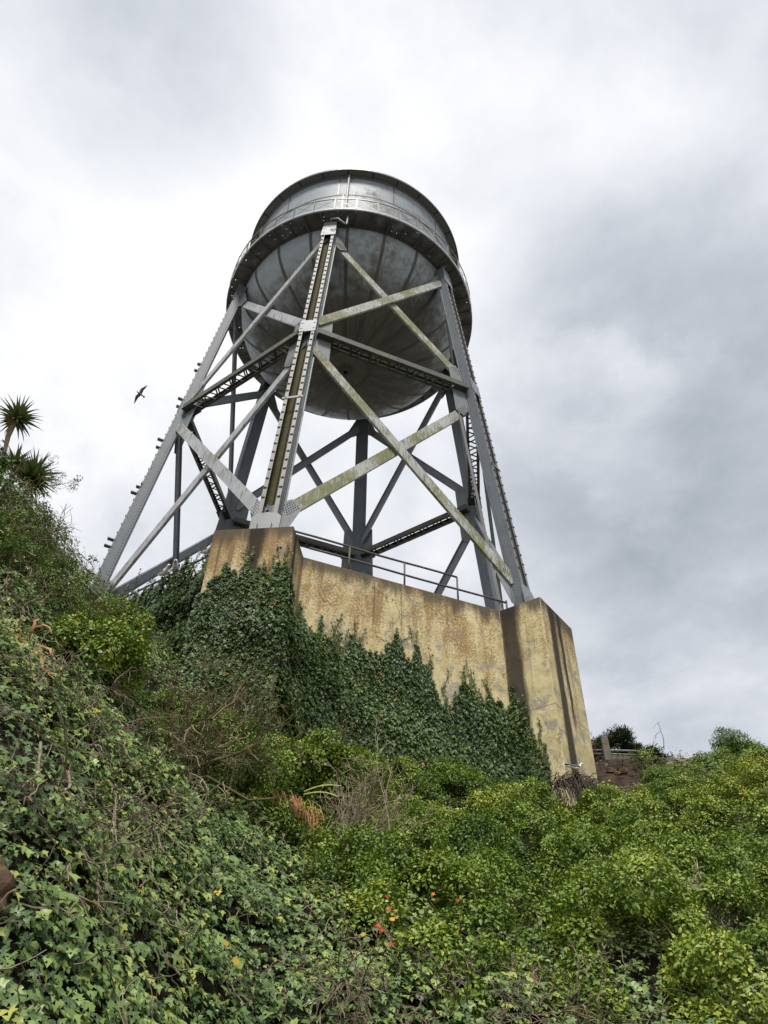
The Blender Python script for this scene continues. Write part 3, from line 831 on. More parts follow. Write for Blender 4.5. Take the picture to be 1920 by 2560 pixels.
# roof: cone, eave soffit panels, drip edge
rf = MB().lathe([(6.34, ZE + 0.02), (6.34, ZE + 0.10), (3.0, ZE + 1.1), (0.02, ZE + 1.9)], 112).build('roof', M_FASCIA, tower, True)
for i in range(28):
    a0 = R(-90 + 5 + i * 360 / 28) + 0.004; a1 = a0 + 2 * math.pi / 28 - 0.008
    p_ = MB().lathe([(TR + 0.01, ZE - 0.02), (6.30, ZE - 0.01), (6.33, ZE + 0.03)], 5, a0, a1); child('soffit_panel', p_, M_EAVE, rf)
child('drip_edge', MB().lathe([(6.31, ZE - 0.03), (6.36, ZE - 0.03), (6.36, ZE + 0.11), (6.31, ZE + 0.11)], 112), M_EAVE, rf)
child('cornice', MB().lathe([(TR + 0.003, ZE - 0.22), (TR + 0.07, ZE - 0.2), (TR + 0.07, ZE - 0.04)], 112), M_EAVE, rf)

# catwalk round the tank
CZ, CR = 21.16, 6.78
cw = MB().lathe([(CR, CZ - 0.02), (CR + 0.03, CZ - 0.02), (CR + 0.03, CZ + 0.22), (CR, CZ + 0.22)], 120).build('catwalk', M_FASCIA, tower, True)
for i in range(48):
    a0 = R(-90 + 3.6 + i * 7.5) + 0.0002; a1 = a0 + R(7.5) - 0.0004
    p_ = MB().lathe([(TR + 0.03, CZ), (CR - 0.01, CZ), (CR - 0.01, CZ + 0.02), (TR + 0.03, CZ + 0.02)], 3, a0, a1); child('floor_plate', p_, M_PLATE, cw)
    e = np.array([math.cos(a0), math.sin(a0), 0]); tn = np.array([-e[1], e[0], 0])
    if True:
        b = MB(); b.beam(e * (TR + 0.02) + np.array([0, 0, CZ - 0.09]), e * (CR - 0.02) + np.array([0, 0, CZ - 0.04]), tn, 0.075, 0.012); b.beam(e * (TR + 0.02) + np.array([0, 0, CZ - 0.03]), e * (CR - 0.02) + np.array([0, 0, CZ - 0.02]), (0, 0, 1), 0.05, 0.008)
        child('rib', b, M_EAVE, cw)
child('inner_angle', MB().lathe([(TR + 0.02, CZ - 0.14), (TR + 0.03, CZ - 0.01), (TR + 0.14, CZ - 0.01)], 120), M_SEAM, cw)
rl = MB().lathe([(CR - 0.01, CZ + 1.12), (CR + 0.03, CZ + 1.12), (CR + 0.03, CZ + 1.18), (CR - 0.01, CZ + 1.18), (CR - 0.01, CZ + 1.12)], 120)
rail = rl.build('railing', M_RAILING, tower)
NP = 40
for i in range(NP):
    a = R(-90 + 2 + i * 360 / NP); e = np.array([math.cos(a), math.sin(a), 0]); tn = np.array([-e[1], e[0], 0])
    b = MB(); b.box(e * (CR + 0.01) + np.array([0, 0, CZ + 0.64]), e, tn, (0, 0, 1), 0.010, 0.035, 0.52); b.box(e * (CR + 0.03) + tn * 0.03 + np.array([0, 0, CZ + 0.64]), e, tn, (0, 0, 1), 0.03, 0.008, 0.52)
    child('post', b, M_RAILING, rail)
    a2_ = a + 2 * math.pi / NP; e2 = np.array([math.cos(a2_), math.sin(a2_), 0])
    b = MB()
    for z0, z1 in ((CZ + 0.2, CZ + 1.12), (CZ + 1.12, CZ + 0.2)):
        b.beam(e * (CR + 0.01) + np.array([0, 0, z0]), e2 * (CR + 0.01) + np.array([0, 0, z1]), e, 0.016, 0.006)
    child('cross_brace', b, M_RAILING, rail)
# inlet elbow by the front leg head and conduits down the right leg
ep = MB()
ep.tube([(0.12, -6.62, 20.35), (0.12, -6.72, 20.42), (0.45, -6.70, 20.44), (0.75, -6.55, 20.22), (0.86, -6.50, 20.18), (0.87, -6.50, 20.4), (0.87, -6.48, 21.15)], 0.05, 10)
ep.build('pipe_elbow', M_GUSSET, tower, True)
d, tn, out = leg_axes('R')
for s in (0.52, 0.60):
    cdv = MB(); cdv.tube([node('R', z) - tn * (0.08 + s * (1.25 - z * 0.02)) - out * 0.45 for z in (-1, 2, 5, 8, 10.2)], 0.03, 6); cdv.build('conduit', M_GALV, tower)

# ------------------------------------------------------------------ railings on the walls
def rail_on_wall(label, n, tt, ap, tops, mids, posts, ztop):
    o3 = np.array([n[0] * ap, n[1] * ap, 0.0]); t3 = np.array([tt[0], tt[1], 0.0])
    P_ = lambda s, z: o3 + t3 * s + np.array([0, 0, z])
    th = thing('handrail', tuple(P_(posts[0], -1.0)), label, 'handrail')
    for s0, s1, z in tops + mids: MB().tube([P_(s0 + (s1 - s0) * q, z + 0.012 * math.sin(q * 9)) for q in np.linspace(0, 1, 9)], 0.032, 8).build('rail', M_PIPE, th, True)
    for s in posts: MB().tube([P_(s, -1.0), P_(s, ztop if s < 3 else -0.45)], 0.028, 8).build('post', M_PIPE, th, True)
    return th


nF = np.array([0.5, -0.866]); tF = np.array([0.866, 0.5])
rail_on_wall('thin rusty pipe handrail along the top of the ochre wall between the two piers', nF, tF, 7.3, [(-3.45, 1.76, -0.10)], [(-2.9, 3.44, -0.54)], [-1.71, 0.02, 1.76, 3.44], -0.1)
nL = np.array([-0.5, -0.866]); tL = np.array([-0.866, 0.5])
rail_on_wall('dark pipe handrail with perched gulls rising out of the ivy left of the front pier', nL, tL, 7.45, [(-2.9, 1.6, -0.46)], [], [-2.4, -0.55, 1.3], -0.46)

# ------------------------------------------------------------------ leaf meshes for scattering
def ivy_leaf_mesh(name, m, seed, lobed=True):
    r = random.Random(seed)
    if lobed: half = [(0.0, 0.03), (0.17, -0.12), (0.44, 0.00), (0.34, 0.17), (0.57, 0.44), (0.27, 0.50), (0.17, 0.74), (0.0, 1.02)]
    else: half = [(0.0, 0.0), (0.28, 0.02), (0.45, 0.26), (0.34, 0.60), (0.12, 0.88), (0.0, 1.02)]
    half = [(x * r.uniform(0.88, 1.12), y + r.uniform(-0.03, 0.03)) for x, y in half]
    pts = half + [(-x * r.uniform(0.9, 1.1), y + r.uniform(-0.04, 0.04)) for x, y in half[-2:0:-1]]
    fold = r.uniform(0.10, 0.32); droop = r.uniform(0.05, 0.28)
    z = lambda x, y: fold * abs(x) - droop * y * y + 0.05 * math.sin(7 * x + 5 * y + seed)
    mb = MB(); V = [(x, y, z(x, y)) for x, y in pts] + [(0, 0.36, z(0, 0.36)), (0, 0.68, z(0, 0.68))]
    k = len(pts); h = len(half)
    F = []
    for i in range(k):
        j = (i + 1) % k
        ctr = k + 1 if (min(pts[i][1], pts[j][1]) > 0.47) else k
        F.append((i, j, ctr))
    # joins between the two fans
    for i in range(k):
        j = (i + 1) % k
        a, b = (min(pts[q][1], pts[(q + 1) % k][1]) > 0.47 for q in (i, j))
        if a != b: F.append((j, k, k + 1))
    mb.add(V, F, 0.5)
    me = mb.mesh(name, m, True)
    return me


def sprig_mesh(name, m, seed, nleaf=15, rad=0.13, size=0.062, needle=False):
    r = random.Random(seed); mb = MB()
    for i in range(nleaf):
        az = i * 2.4 + r.uniform(-0.4, 0.4); el = r.uniform(-0.1, 1.25) * (1 if i > nleaf * 0.4 else 0.5)
        rr = rad * r.uniform(0.25, 1.0)
        c = np.array([math.cos(az) * math.cos(el) * rr, math.sin(az) * math.cos(el) * rr, math.sin(el) * rr])
        y = unit((math.cos(az) * math.cos(el * 0.8), math.sin(az) * math.cos(el * 0.8), math.sin(el * 0.8) - 0.15 + r.uniform(-0.35, 0.35)))
        x = unit(np.cross(y, (r.uniform(-0.4, 0.4), r.uniform(-0.4, 0.4), 1))); n = np.cross(x, y)
        s = size * r.uniform(0.7, 1.25)
        w = 0.30 if not needle else 0.09
        q = [c, c + y * s * 0.32 + x * s * w + n * s * 0.10, c + y * s * 0.66 + x * s * w * 0.72 + n * s * 0.04, c + y * s - n * s * 0.15, c + y * s * 0.66 - x * s * w * 0.72 + n * s * 0.04, c + y * s * 0.32 - x * s * w + n * s * 0.10, c + y * s * 0.5 - n * s * 0.02]
        mb.add(q, [(0, 1, 6), (1, 2, 6), (2, 3, 6), (3, 4, 6), (4, 5, 6), (5, 0, 6)], min(1, max(0, r.gauss(0.5, 0.20))))
    return mb.mesh(name, m, True)


def library(name, meshes):
    c = bpy.data.collections.new(name)          # never linked to the scene: only the instances of it are
    for me in meshes: c.objects.link(bpy.data.objects.new(me.name, me))
    return c


ME_W = [ivy_leaf_mesh('wall_leaf_%d' % i, M_LEAF_W, i) for i in range(5)]
ME_G = [ivy_leaf_mesh('ivy_leaf_%d' % i, M_LEAF_G, 20 + i, i < 5) for i in range(6)]
ME_S = [sprig_mesh('sprig_%d' % i, M_LEAF_S, 40 + i) for i in range(6)]
ME_T = [sprig_mesh('needles_%d' % i, M_LEAF_T, 60 + i, 40, 0.30, 0.16, True) for i in range(4)]
LIB_W, LIB_G, LIB_S, LIB_T = library('wall_leaves', ME_W), library('ivy_leaves', ME_G), library('sprigs', ME_S), library('needles', ME_T)


def euler_of(X, Y, Z):
    return np.stack([np.arctan2(Y[:, 2], Z[:, 2]), np.arcsin(np.clip(-X[:, 2], -1, 1)), np.arctan2(X[:, 1], X[:, 0])], -1)


def frames(N, Yd):
    """unit frames with Z along N and Y as near Yd as it can be"""
    N = N / np.linalg.norm(N, axis=1, keepdims=True)
    Y = Yd - N * (N * Yd).sum(1, keepdims=True); Y /= np.linalg.norm(Y, axis=1, keepdims=True) + 1e-9
    return np.cross(Y, N), Y, N


_groups = {}


def scatter(name, P, rot, scl, tint, lib, parent=None, kind='stuff'):
    me = bpy.data.meshes.new(name)
    n = len(P); me.vertices.add(n); me.vertices.foreach_set('co', np.asarray(P, np.float32).ravel())
    for nm, ty, key, arr in (('rot', 'FLOAT_VECTOR', 'vector', rot), ('scl', 'FLOAT', 'value', scl), ('tint', 'FLOAT', 'value', tint)):
        at = me.attributes.new(nm, ty, 'POINT'); at.data.foreach_set(key, np.asarray(arr, np.float32).ravel())
    at = me.attributes.new('pick', 'INT', 'POINT'); at.data.foreach_set('value', rng.integers(0, len(lib.objects), n).astype(np.int32))
    me.update()
    o = link(name, me, parent, kind)
    if lib.name not in _groups:
        g = bpy.data.node_groups.new('scatter_' + lib.name, 'GeometryNodeTree')
        g.interface.new_socket('Geometry', in_out='INPUT', socket_type='NodeSocketGeometry'); g.interface.new_socket('Geometry', in_out='OUTPUT', socket_type='NodeSocketGeometry')
        gi = g.nodes.new('NodeGroupInput'); go = g.nodes.new('NodeGroupOutput')
        ci = g.nodes.new('GeometryNodeCollectionInfo'); ci.inputs[0].default_value = lib; ci.inputs[1].default_value = True; ci.inputs[2].default_value = True
        ip = g.nodes.new('GeometryNodeInstanceOnPoints'); ip.inputs['Pick Instance'].default_value = True

        def na(nm, ty):
            q = g.nodes.new('GeometryNodeInputNamedAttribute'); q.data_type = ty; q.inputs[0].default_value = nm
            return next(s for s in q.outputs if s.enabled and s.name == 'Attribute')
        L = g.links.new
        L(gi.outputs[0], ip.inputs['Points']); L(ci.outputs[0], ip.inputs['Instance'])
        L(na('pick', 'INT'), ip.inputs['Instance Index']); L(na('rot', 'FLOAT_VECTOR'), ip.inputs['Rotation']); L(na('scl', 'FLOAT'), ip.inputs['Scale'])
        L(ip.outputs[0], go.inputs[0])
        _groups[lib.name] = g
    md = o.modifiers.new('scatter', 'NODES'); md.node_group = _groups[lib.name]
    return o


def leaf_parts(parent, meshes, P, X, Y, Z, S, T, n=300):
    """the leaves that show largest: objects of their own"""
    d = np.linalg.norm(P - CAM, axis=1)
    vis = in_view(P, -15, -15)
    score = np.where(vis, S / d * np.clip(np.abs(((P - CAM) / d[:, None] * Z).sum(1)), 0.2, 1), 0)
    idx = np.argsort(-score)[:n]
    off = Vector(parent['_o'])
    for q in idx:
        o = bpy.data.objects.new('leaf', meshes[int(rng.integers(0, len(meshes)))]); COL.objects.link(o)
        o.parent = parent; o.matrix_parent_inverse = Matrix.Translation(-off)
        m = np.eye(4); m[:3, 0], m[:3, 1], m[:3, 2], m[:3, 3] = X[q] * S[q], Y[q] * S[q], Z[q] * S[q], P[q]
        o.matrix_basis = Matrix(m.tolist()); o['tint'] = float(T[q])
    keep = np.ones(len(P), bool); keep[idx] = False
    return keep


def vary(N, amt): return N + rng.normal(0, amt, N.shape)


# ------------------------------------------------------------------ ivy on the walls
def interp_top(s, pts):
    pts = sorted(pts); return np.interp(s, [q[0] for q in pts], [q[1] for q in pts])


WI = {'P': [], 'N': [], 'S': []}; RUN = MB()


def ivy_on(O, T3, N3, s0, s1, zb, top, dens, smin=0.070, smax=0.118, spikes=14, sp_h=0.45, bulge=0.18):
    O, T3, N3 = (np.array(q, float) for q in (O, T3, N3))
    zmax = max(q[1] for q in top) + 0.5
    n = int((s1 - s0) * (zmax - zb) * dens)
    s = rng.uniform(s0, s1, n); z = rng.uniform(zb, zmax, n)
    zt = interp_top(s, top)
    spike = np.zeros(n)
    for _ in range(spikes):
        c, w, h = rng.uniform(s0, s1), rng.uniform(0.05, 0.26), rng.uniform(0.05, 1.0) ** 1.4 * sp_h * 1.5
        spike = np.maximum(spike, h * np.clip(1 - np.abs(s - c) / w, 0, 1) ** 0.7)
    ze = zt - 0.30 + 0.22 * np.sin(s * 4.1 + 0.7 * N3[0] * 9) * np.sin(s * 1.9 + 2) + spike + 0.07 * np.sin(s * 23 + 1.3) + 0.05 * np.sin(s * 41)
    depth = ze - z
    ok = (depth > 0) & (rng.uniform(0, 1, n) < np.clip(0.45 + depth * 1.2, 0, 1))
    s, z, depth = s[ok], z[ok], depth[ok]
    b = np.clip(depth / 1.6, 0, 1) * bulge * (0.6 + 0.5 * np.sin(s * 2.1 + z * 1.3) * np.sin(z * 2.7 - s)) + np.clip((zb + 1.6 - z) / 1.6, 0, 1) * 0.25
    b = np.maximum(b, 0.02) * rng.uniform(0.45, 1.0, len(s)) + rng.uniform(0.01, 0.05, len(s))
    P = O + T3 * s[:, None] + N3 * b[:, None]; P[:, 2] = z
    WI['P'].append(P); WI['N'].append(np.repeat(N3[None], len(s), 0)); WI['S'].append(rng.uniform(smin, smax, len(s)))
    for _ in range(int((s1 - s0) * 3.2)):                   # single runners climbing out of the mass
        c = rng.uniform(s0 + 0.05, s1 - 0.05); z_ = float(interp_top(c, top)) - 0.45; h = rng.uniform(0.3, 1.0); path = []
        while z_ < float(interp_top(c, top)) - 0.45 + h + 0.2 and s0 < c < s1:
            path.append(O * 1.0 + T3 * c + N3 * 0.02); path[-1][2] = z_
            c += rng.normal(0, 0.025); z_ += 0.035
        if len(path) < 5: continue
        RUN.tube(path, 0.006, 3, False)
        q = np.array(path); q = np.concatenate([q, q[:int(len(q) * 0.6)]]); q = q + T3 * rng.normal(0, 0.035, (len(q), 1)) + N3 * rng.uniform(0.01, 0.05, (len(q), 1))
        WI['P'].append(q); WI['N'].append(np.repeat(N3[None], len(q), 0)); WI['S'].append(rng.uniform(0.04, 0.075, len(q)))


nF3, tF3 = np.array([0.5, -0.866, 0]), np.array([0.866, 0.5, 0])
nL3, tL3 = np.array([-0.5, -0.866, 0]), np.array([-0.866, 0.5, 0])
ivy_on(nF3 * 7.45, tF3, nF3, -3.2, 3.9, -7.3, [(-3.2, -2.5), (-2.6, -2.95), (-2.33, -3.05), (-2.06, -3.25), (-1.5, -3.15), (-0.96, -3.1), (0, -3.1), (0.31, -3.0), (0.62, -3.2), (0.95, -3.95), (1.22, -4.1), (1.32, -3.75), (1.69, -3.4), (2.0, -3.6), (2.3, -4.15), (2.6, -3.75), (3.0, -4.0), (3.28, -3.0), (3.5, -3.9), (3.8, -5.0)], 900, spikes=9, sp_h=0.42)
ivy_on((0, -9.3, 0), (1, 0, 0), (0, -1, 0), -1.12, 1.14, -7.6, [(-1.2, -2.95), (-1.0, -2.8), (-0.82, -2.25), (-0.4, -1.85), (-0.1, -2.05), (0.25, -2.2), (0.45, -2.1), (0.75, -2.35), (1.1, -2.2)], 900, spikes=5, sp_h=0.35)
ivy_on((1.06, 0, 0), (0, 1, 0), (1, 0, 0), -9.3, -7.6, -7.6, [(-9.3, -2.2), (-9.0, -3.0), (-8.6, -3.5), (-8.0, -3.0), (-7.6, -2.6)], 1100, spikes=8, sp_h=0.4, bulge=0.55)
ivy_on((1.08, -9.36, 0), unit((1.0, 1.75, 0)), unit((1.75, -1.0, 0)), 0.0, 2.1, -7.8, [(0, -2.9), (0.5, -3.6), (1.2, -3.9), (2.1, -3.5)], 1100, spikes=6, sp_h=0.4, bulge=0.2)
rR, tR = np.array([math.cos(R(-30)), math.sin(R(-30)), 0]), np.array([0.5, 0.866, 0])
ivy_on(-tR * 1.06, rR, -tR, 8.08, 8.95, -7.0, [(8.08, -3.3), (8.35, -4.0), (8.6, -4.7), (8.95, -5.6)], 850, spikes=2, sp_h=0.3)
ivy_on(nL3 * 7.45, tL3, nL3, -3.0, 4.2, -5.6, [(-3.0, 0.0), (-2.4, -0.15), (-1.8, -0.5), (-1.2, -0.35), (-0.6, -0.6), (0.2, -0.5), (1.0, -0.3), (1.4, -0.3), (4.2, -0.3)], 1000, spikes=20, sp_h=0.5, bulge=0.5)
ivy_on((-1.06, 0, 0), (0, -1, 0), (-1, 0, 0), 7.4, 9.3, -6.5, [(7.4, -0.9), (8.2, -1.4), (8.9, -2.4), (9.3, -3.0)], 850, spikes=6)
P = np.concatenate(WI['P']); N = np.concatenate(WI['N']); S = np.concatenate(WI['S'])
ok = in_view(P) & (P[:, 2] > terrain(P[:, 0], P[:, 1]) - 0.15); P, N, S = P[ok], N[ok], S[ok]
Yd = np.stack([rng.normal(0, 0.42, len(P)), rng.normal(0, 0.42, len(P)), np.full(len(P), -1.0)], -1)
Nn = vary(N + np.array([0, 0, 0.38]), 0.30)
X, Y, Z = frames(Nn, Yd)
T = np.clip(rng.normal(0.38, 0.17, len(P)) + 0.10 * np.sin(P[:, 0] * 1.7 + P[:, 2] * 2.1), 0, 0.9)
T = np.where(rng.uniform(0, 1, len(P)) < 0.0016, 0.985, T)
wi = thing('wall_ivy', (0, -8.5, -6.5), 'dark green ivy climbing over the front pier and lower half of the ochre wall', 'ivy')
RUN.build('runners', M_TWIG, wi, False, 'stuff')
keep = leaf_parts(wi, ME_W, P, X, Y, Z, S, T)
scatter('foliage', P[keep], euler_of(X, Y, Z)[keep], S[keep], T[keep], LIB_W, wi)

# ------------------------------------------------------------------ ivy and shrubs over the hillside
BARE = [(8.8, -4.6, 0.5), (9.1, -3.3, 0.7), (9.5, -1.7, 0.85), (10.2, -0.5, 0.75), (11.4, 0.1, 0.5), (9.3, -0.2, 0.8)]


def sample_hill(n, x0, x1, y0, y1, bare=True):
    x = rng.uniform(x0, x1, n); y = rng.uniform(y0, y1, n)
    N = tnormal(x, y)
    ok = rng.uniform(0, 1, n) < np.clip(1 / N[:, 2] / 3.0, 0, 1)
    P = np.stack([x, y, terrain(x, y)], -1)
    ok &= in_view(P, 160, 160)
    ap = (P[:, :2] @ _HN.T).max(1); ok &= ap > 7.5
    for k in ('F', 'R', 'L'):
        a = R(AZ[k]); rd = np.array([math.cos(a), math.sin(a)]); tn_ = np.array([-rd[1], rd[0]])
        ok &= ~((P[:, :2] @ rd < 9.32) & (P[:, :2] @ rd > 5) & (np.abs(P[:, :2] @ tn_) < PW + 0.02))
    if bare:
        for bx, by, br_ in BARE: ok &= ((P[:, 0] - bx) ** 2 + (P[:, 1] - by) ** 2 > (br_ * (1 + 0.25 * np.sin(P[:, 0] * 7 + P[:, 1] * 5))) ** 2)
    return P[ok], N[ok]


def zone_a(P):
    """share of large-leaved ivy, against small-leaved shrub"""
    e = -13.9 - 1.05 * np.clip((P[:, 0] - 2.4) / 2.0, 0, 1) - P[:, 1] + bumps(P[:, 0], P[:, 1], 1.4) * 1.3
    a = np.clip(e / 0.7 + 0.5, 0, 1)
    up = np.clip((P[:, 2] + 8.3 + bumps(P[:, 1], P[:, 0], 1.6)) / 0.8, 0, 1)
    return a * (1 - 0.85 * up * (P[:, 0] < 2))


P, N = sample_hill(1150000, -6, 17, -20.5, 1.0)
za = zone_a(P)
d = np.linalg.norm(P - CAM, axis=1)
u_ = rng.uniform(0, 1, len(P))
# bare pockets between the trailing sheets of ivy
pocket = bumps(P[:, 0] * 2.3, P[:, 1] * 2.3 + P[:, 2], 1.1)
ok = u_ < np.where(rng.uniform(0, 1, len(P)) < za, np.where(pocket < -0.20, 0.48, 1.0), np.where((P[:, 0] < 0.5) | (P[:, 1] < -13.6), 0.42, 0.09))
P, N, za, pocket = P[ok], N[ok], za[ok], pocket[ok]
S = rng.uniform(0.046, 0.088, len(P)) * np.where(za > 0.5, 1.0, 0.78) * np.where(rng.uniform(0, 1, len(P)) < 0.08, 1.45, 1.0) * np.where(rng.uniform(0, 1, len(P)) < 0.25, 0.62, 1.0)
lift = rng.uniform(0, 1, len(P)) ** 1.3 * 0.26 + np.clip(pocket, -0.1, 1) * 0.42 - 0.02
P = P + N * lift[:, None]
down = np.stack([N[:, 0], N[:, 1], -np.ones(len(P)) * 0.9], -1)
Nn = vary(N + np.array([0, -0.1, 0.40]), 0.30)
X, Y, Z = frames(Nn, vary(down, 0.40))
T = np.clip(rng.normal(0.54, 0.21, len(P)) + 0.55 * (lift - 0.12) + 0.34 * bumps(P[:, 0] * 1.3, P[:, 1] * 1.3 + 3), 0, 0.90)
yl = rng.uniform(0, 1, len(P)); T = np.where(yl < 0.006, rng.uniform(0.93, 1.0, len(P)), T)
gi_ = thing('ground_ivy', (4, -16, -12.4), 'large-leaved ivy trailing thickly over the steep slope nearest the camera', 'ivy')
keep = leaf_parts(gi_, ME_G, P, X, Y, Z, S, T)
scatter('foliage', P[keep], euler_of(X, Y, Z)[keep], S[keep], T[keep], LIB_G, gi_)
NIVY = len(P)


def dome_points(c, r, up, dens, flat=0.8, cut=-0.15, sub=True):
    if r > 0.30 and sub:
        # a bush is many rounded clumps with hollows between them
        K = max(5, int(3.0 * math.pi * r * r / 0.13)); C = rng.normal(0, 1, (K, 3)); C /= np.linalg.norm(C, axis=1, keepdims=True)
        C = C[(C @ up) > cut]; Ps, Ds = [], []
        for q in C:
            qr = rng.uniform(0.13, 0.27); n = int(4 * math.pi * qr * qr * dens)
            D = rng.normal(0, 1, (n, 3)); D /= np.linalg.norm(D, axis=1, keepdims=True); D = D[(D @ (q + up * 0.4)) > -0.15]
            Ps.append(np.array(c) + q * r * rng.uniform(0.74, 1.02) * np.array([1, 1, flat]) + D * (qr * rng.uniform(0.85, 1.05, len(D)))[:, None]); Ds.append(D)
        return np.concatenate(Ps), np.concatenate(Ds)
    n = int(2.2 * math.pi * r * r * dens)
    D = rng.normal(0, 1, (n, 3)); D /= np.linalg.norm(D, axis=1, keepdims=True)
    D = D[(D @ up) > cut]
    lump = 1 + 0.20 * np.sin(D[:, 0] * 7 / max(r, .4) * .6 + c[0] * 3) * np.sin(D[:, 1] * 8 + c[1]) + 0.15 * np.sin(D[:, 2] * 11 + D[:, 0] * 6 + c[0])
    rr = r * lump * rng.uniform(0.80, 1.06, len(D))
    P = np.array(c) + D * rr[:, None] * np.array([1, 1, flat])
    return P, D


# hummocks of tree ivy over the upper slope
P0, N0 = sample_hill(6500, -5.5, 17, -15.9, 0.8)
za = zone_a(P0); sel = rng.uniform(0, 1, len(P0)) > za
P0, N0 = P0[sel], N0[sel]
cen = []; HP, HD, HT_ = [], [], []
for c, n_ in zip(P0, N0):
    near_wall = (c[:2] @ _HN.T).max() < 8.6
    if c[0] < 0.3 and (c[1] > -12.0 or c[2] > -7.4): continue
    if any((c[0] - bx) ** 2 + (c[1] - by) ** 2 < (br_ + 0.35) ** 2 for bx, by, br_ in BARE): continue
    r = rng.uniform(0.36, 0.95) * (0.42 if near_wall or (c[1] > -4.2 and c[0] > 7) else 1.0) * (0.55 if c[1] > -8.2 and 6.5 < c[0] < 11.5 else 1.0) * (0.5 if c[1] > -1.5 else 1.0) * (0.65 if c[1] < -14.2 else 1.0)
    if any((c[0] - q[0]) ** 2 + (c[1] - q[1]) ** 2 < (0.80 * (r + q[3])) ** 2 for q in cen): continue
    if c[0] < 1.6 and c[1] > -10.9 and c[2] > -9: r *= 0.6
    cen.append((c[0], c[1], c[2], r))
    Pd, Dd = dome_points(c + n_ * r * 0.16, r, n_, 95, 0.92, -0.25)
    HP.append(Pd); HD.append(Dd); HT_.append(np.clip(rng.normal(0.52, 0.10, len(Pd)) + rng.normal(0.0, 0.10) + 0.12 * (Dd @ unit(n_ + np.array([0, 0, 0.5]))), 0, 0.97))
P = np.concatenate(HP); D = np.concatenate(HD); T = np.concatenate(HT_)
ok = in_view(P, 100, 100); P, D, T = P[ok], D[ok], T[ok]
T = np.where(rng.uniform(0, 1, len(P)) < 0.004, 1.0, T)
X, Y, Z = frames(vary(D + np.array([0, 0, 0.45]), 0.30), rng.normal(0, 1, D.shape))
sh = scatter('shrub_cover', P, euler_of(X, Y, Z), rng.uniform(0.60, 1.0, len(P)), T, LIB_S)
tag(sh, 'mounded bright green small-leaved bushes covering the slope below the wall', 'shrubs')
print('ivy', NIVY, 'sprigs', len(P), 'hummocks', len(cen))


# ------------------------------------------------------------------ shrubs, twigs, plants
def grow(mb, p, d, L, r, depth, rr, curl=0.25, up=0.05, split=(2, 4), k=3, tips=None, shrink=(0.45, 0.75)):
    n = 5
    path = [np.array(p, float)]; d = unit(d)
    for i in range(n):
        d = unit(d + rr.normal(0, curl, 3) * 0.6 + np.array([0, 0, up]))
        path.append(path[-1] + d * L / n)
    mb.tube(path, np.linspace(r, r * 0.55, n + 1), k if r < 0.012 else 5, False)
    if tips is not None and depth <= 1: tips.extend(path[2:])
    if depth <= 0: return
    for _ in range(int(rr.integers(split[0], split[1] + 1))):
        i = int(rr.integers(2, n + 1))
        dd = unit(d + rr.normal(0, 0.55, 3))
        grow(mb, path[i], dd, L * rr.uniform(*shrink), max(r * 0.55, 0.0045), depth - 1, rr, curl, up, split, k, tips, shrink)


def bare_shrub(loc, label, dirs, L, r, depth, m, seed, spread=0.5, n=8, up=0.05, name='bare_shrub', cat='shrub', base=0.2, thick=None, group=None, curl=0.25, split=(2, 4), leaves=0, lsize=0.8):
    rr = np.random.default_rng(seed)
    th = thing(name, loc, label, cat, group)
    tips = []
    tw = MB()
    for i in range(n):
        p = np.array(loc) + rr.normal(0, base, 3) * np.array([1, 1, 0.35])
        dv = unit(np.array(dirs) + rr.normal(0, spread, 3))
        grow(tw, p, dv, L * rr.uniform(0.7, 1.2), r, depth, rr, curl, up, split, 3, tips)
    tw.build('twigs', m, th, False, 'stuff')
    for path, ra in (thick or []): MB().tube(path, np.linspace(ra, ra * 0.5, len(path)), 8).build('branch', m, th, True)
    if leaves and tips:
        Tp = np.array(tips); q = rr.integers(0, len(Tp), leaves)
        Pq = Tp[q] + rr.normal(0, 0.05, (leaves, 3)); X, Y, Z = frames(rr.normal(0, 0.6, (leaves, 3)) + np.array([0, -0.3, 0.8]), rr.normal(0, 1, (leaves, 3)))
        scatter('foliage', Pq, euler_of(X, Y, Z), rr.uniform(0.5, 1.0, leaves) * lsize, np.clip(rr.normal(0.42, 0.16, leaves), 0, 0.9), LIB_S, th)
    return th


def zt(x, y): return float(terrain(np.array([x]), np.array([y]))[0])


def leafy_shrub(x, y, r, label, seed, lobes=6, tint=0.5, dens=46, lib=None, dz=0.0, hgt=1.0, size=1.0, group=None, z=None):
    rr = np.random.default_rng(seed)
    z0 = zt(x, y) if z is None else z
    th = thing('leafy_shrub', (x, y, z0), label, 'shrub', group)
    Ps, Ds = [], []
    for i in range(lobes):
        o = rr.normal(0, 0.42, 3) * r; o[2] = abs(o[2]) * hgt
        Pd, Dd = dome_points(np.array([x, y, z0 + r * 0.35 + dz]) + o, r * rr.uniform(0.42, 0.66), np.array([0, 0, 1.0]), dens, 0.9, -0.6)
        Ps.append(Pd); Ds.append(Dd)
    Pq, Dq = np.concatenate(Ps), np.concatenate(Ds)
    X, Y, Z = frames(vary(Dq + np.array([0, 0, 0.4]), 0.3), rng.normal(0, 1, Dq.shape))
    scatter('foliage', Pq, euler_of(X, Y, Z), rng.uniform(0.75, 1.2, len(Pq)) * size, np.clip(rng.normal(tint, 0.17, len(Pq)), 0, 0.97), lib or LIB_S, th)
    st = MB()
    for i in range(5): grow(st, (x + rr.normal(0, 0.1), y + rr.normal(0, 0.1), z0 - 0.1), (rr.normal(0, 0.4), rr.normal(0, 0.4), 1), r * 1.3, 0.018, 2, rr)
    st.build('stems', M_TWIG_G, th, False, 'stuff')
    return th


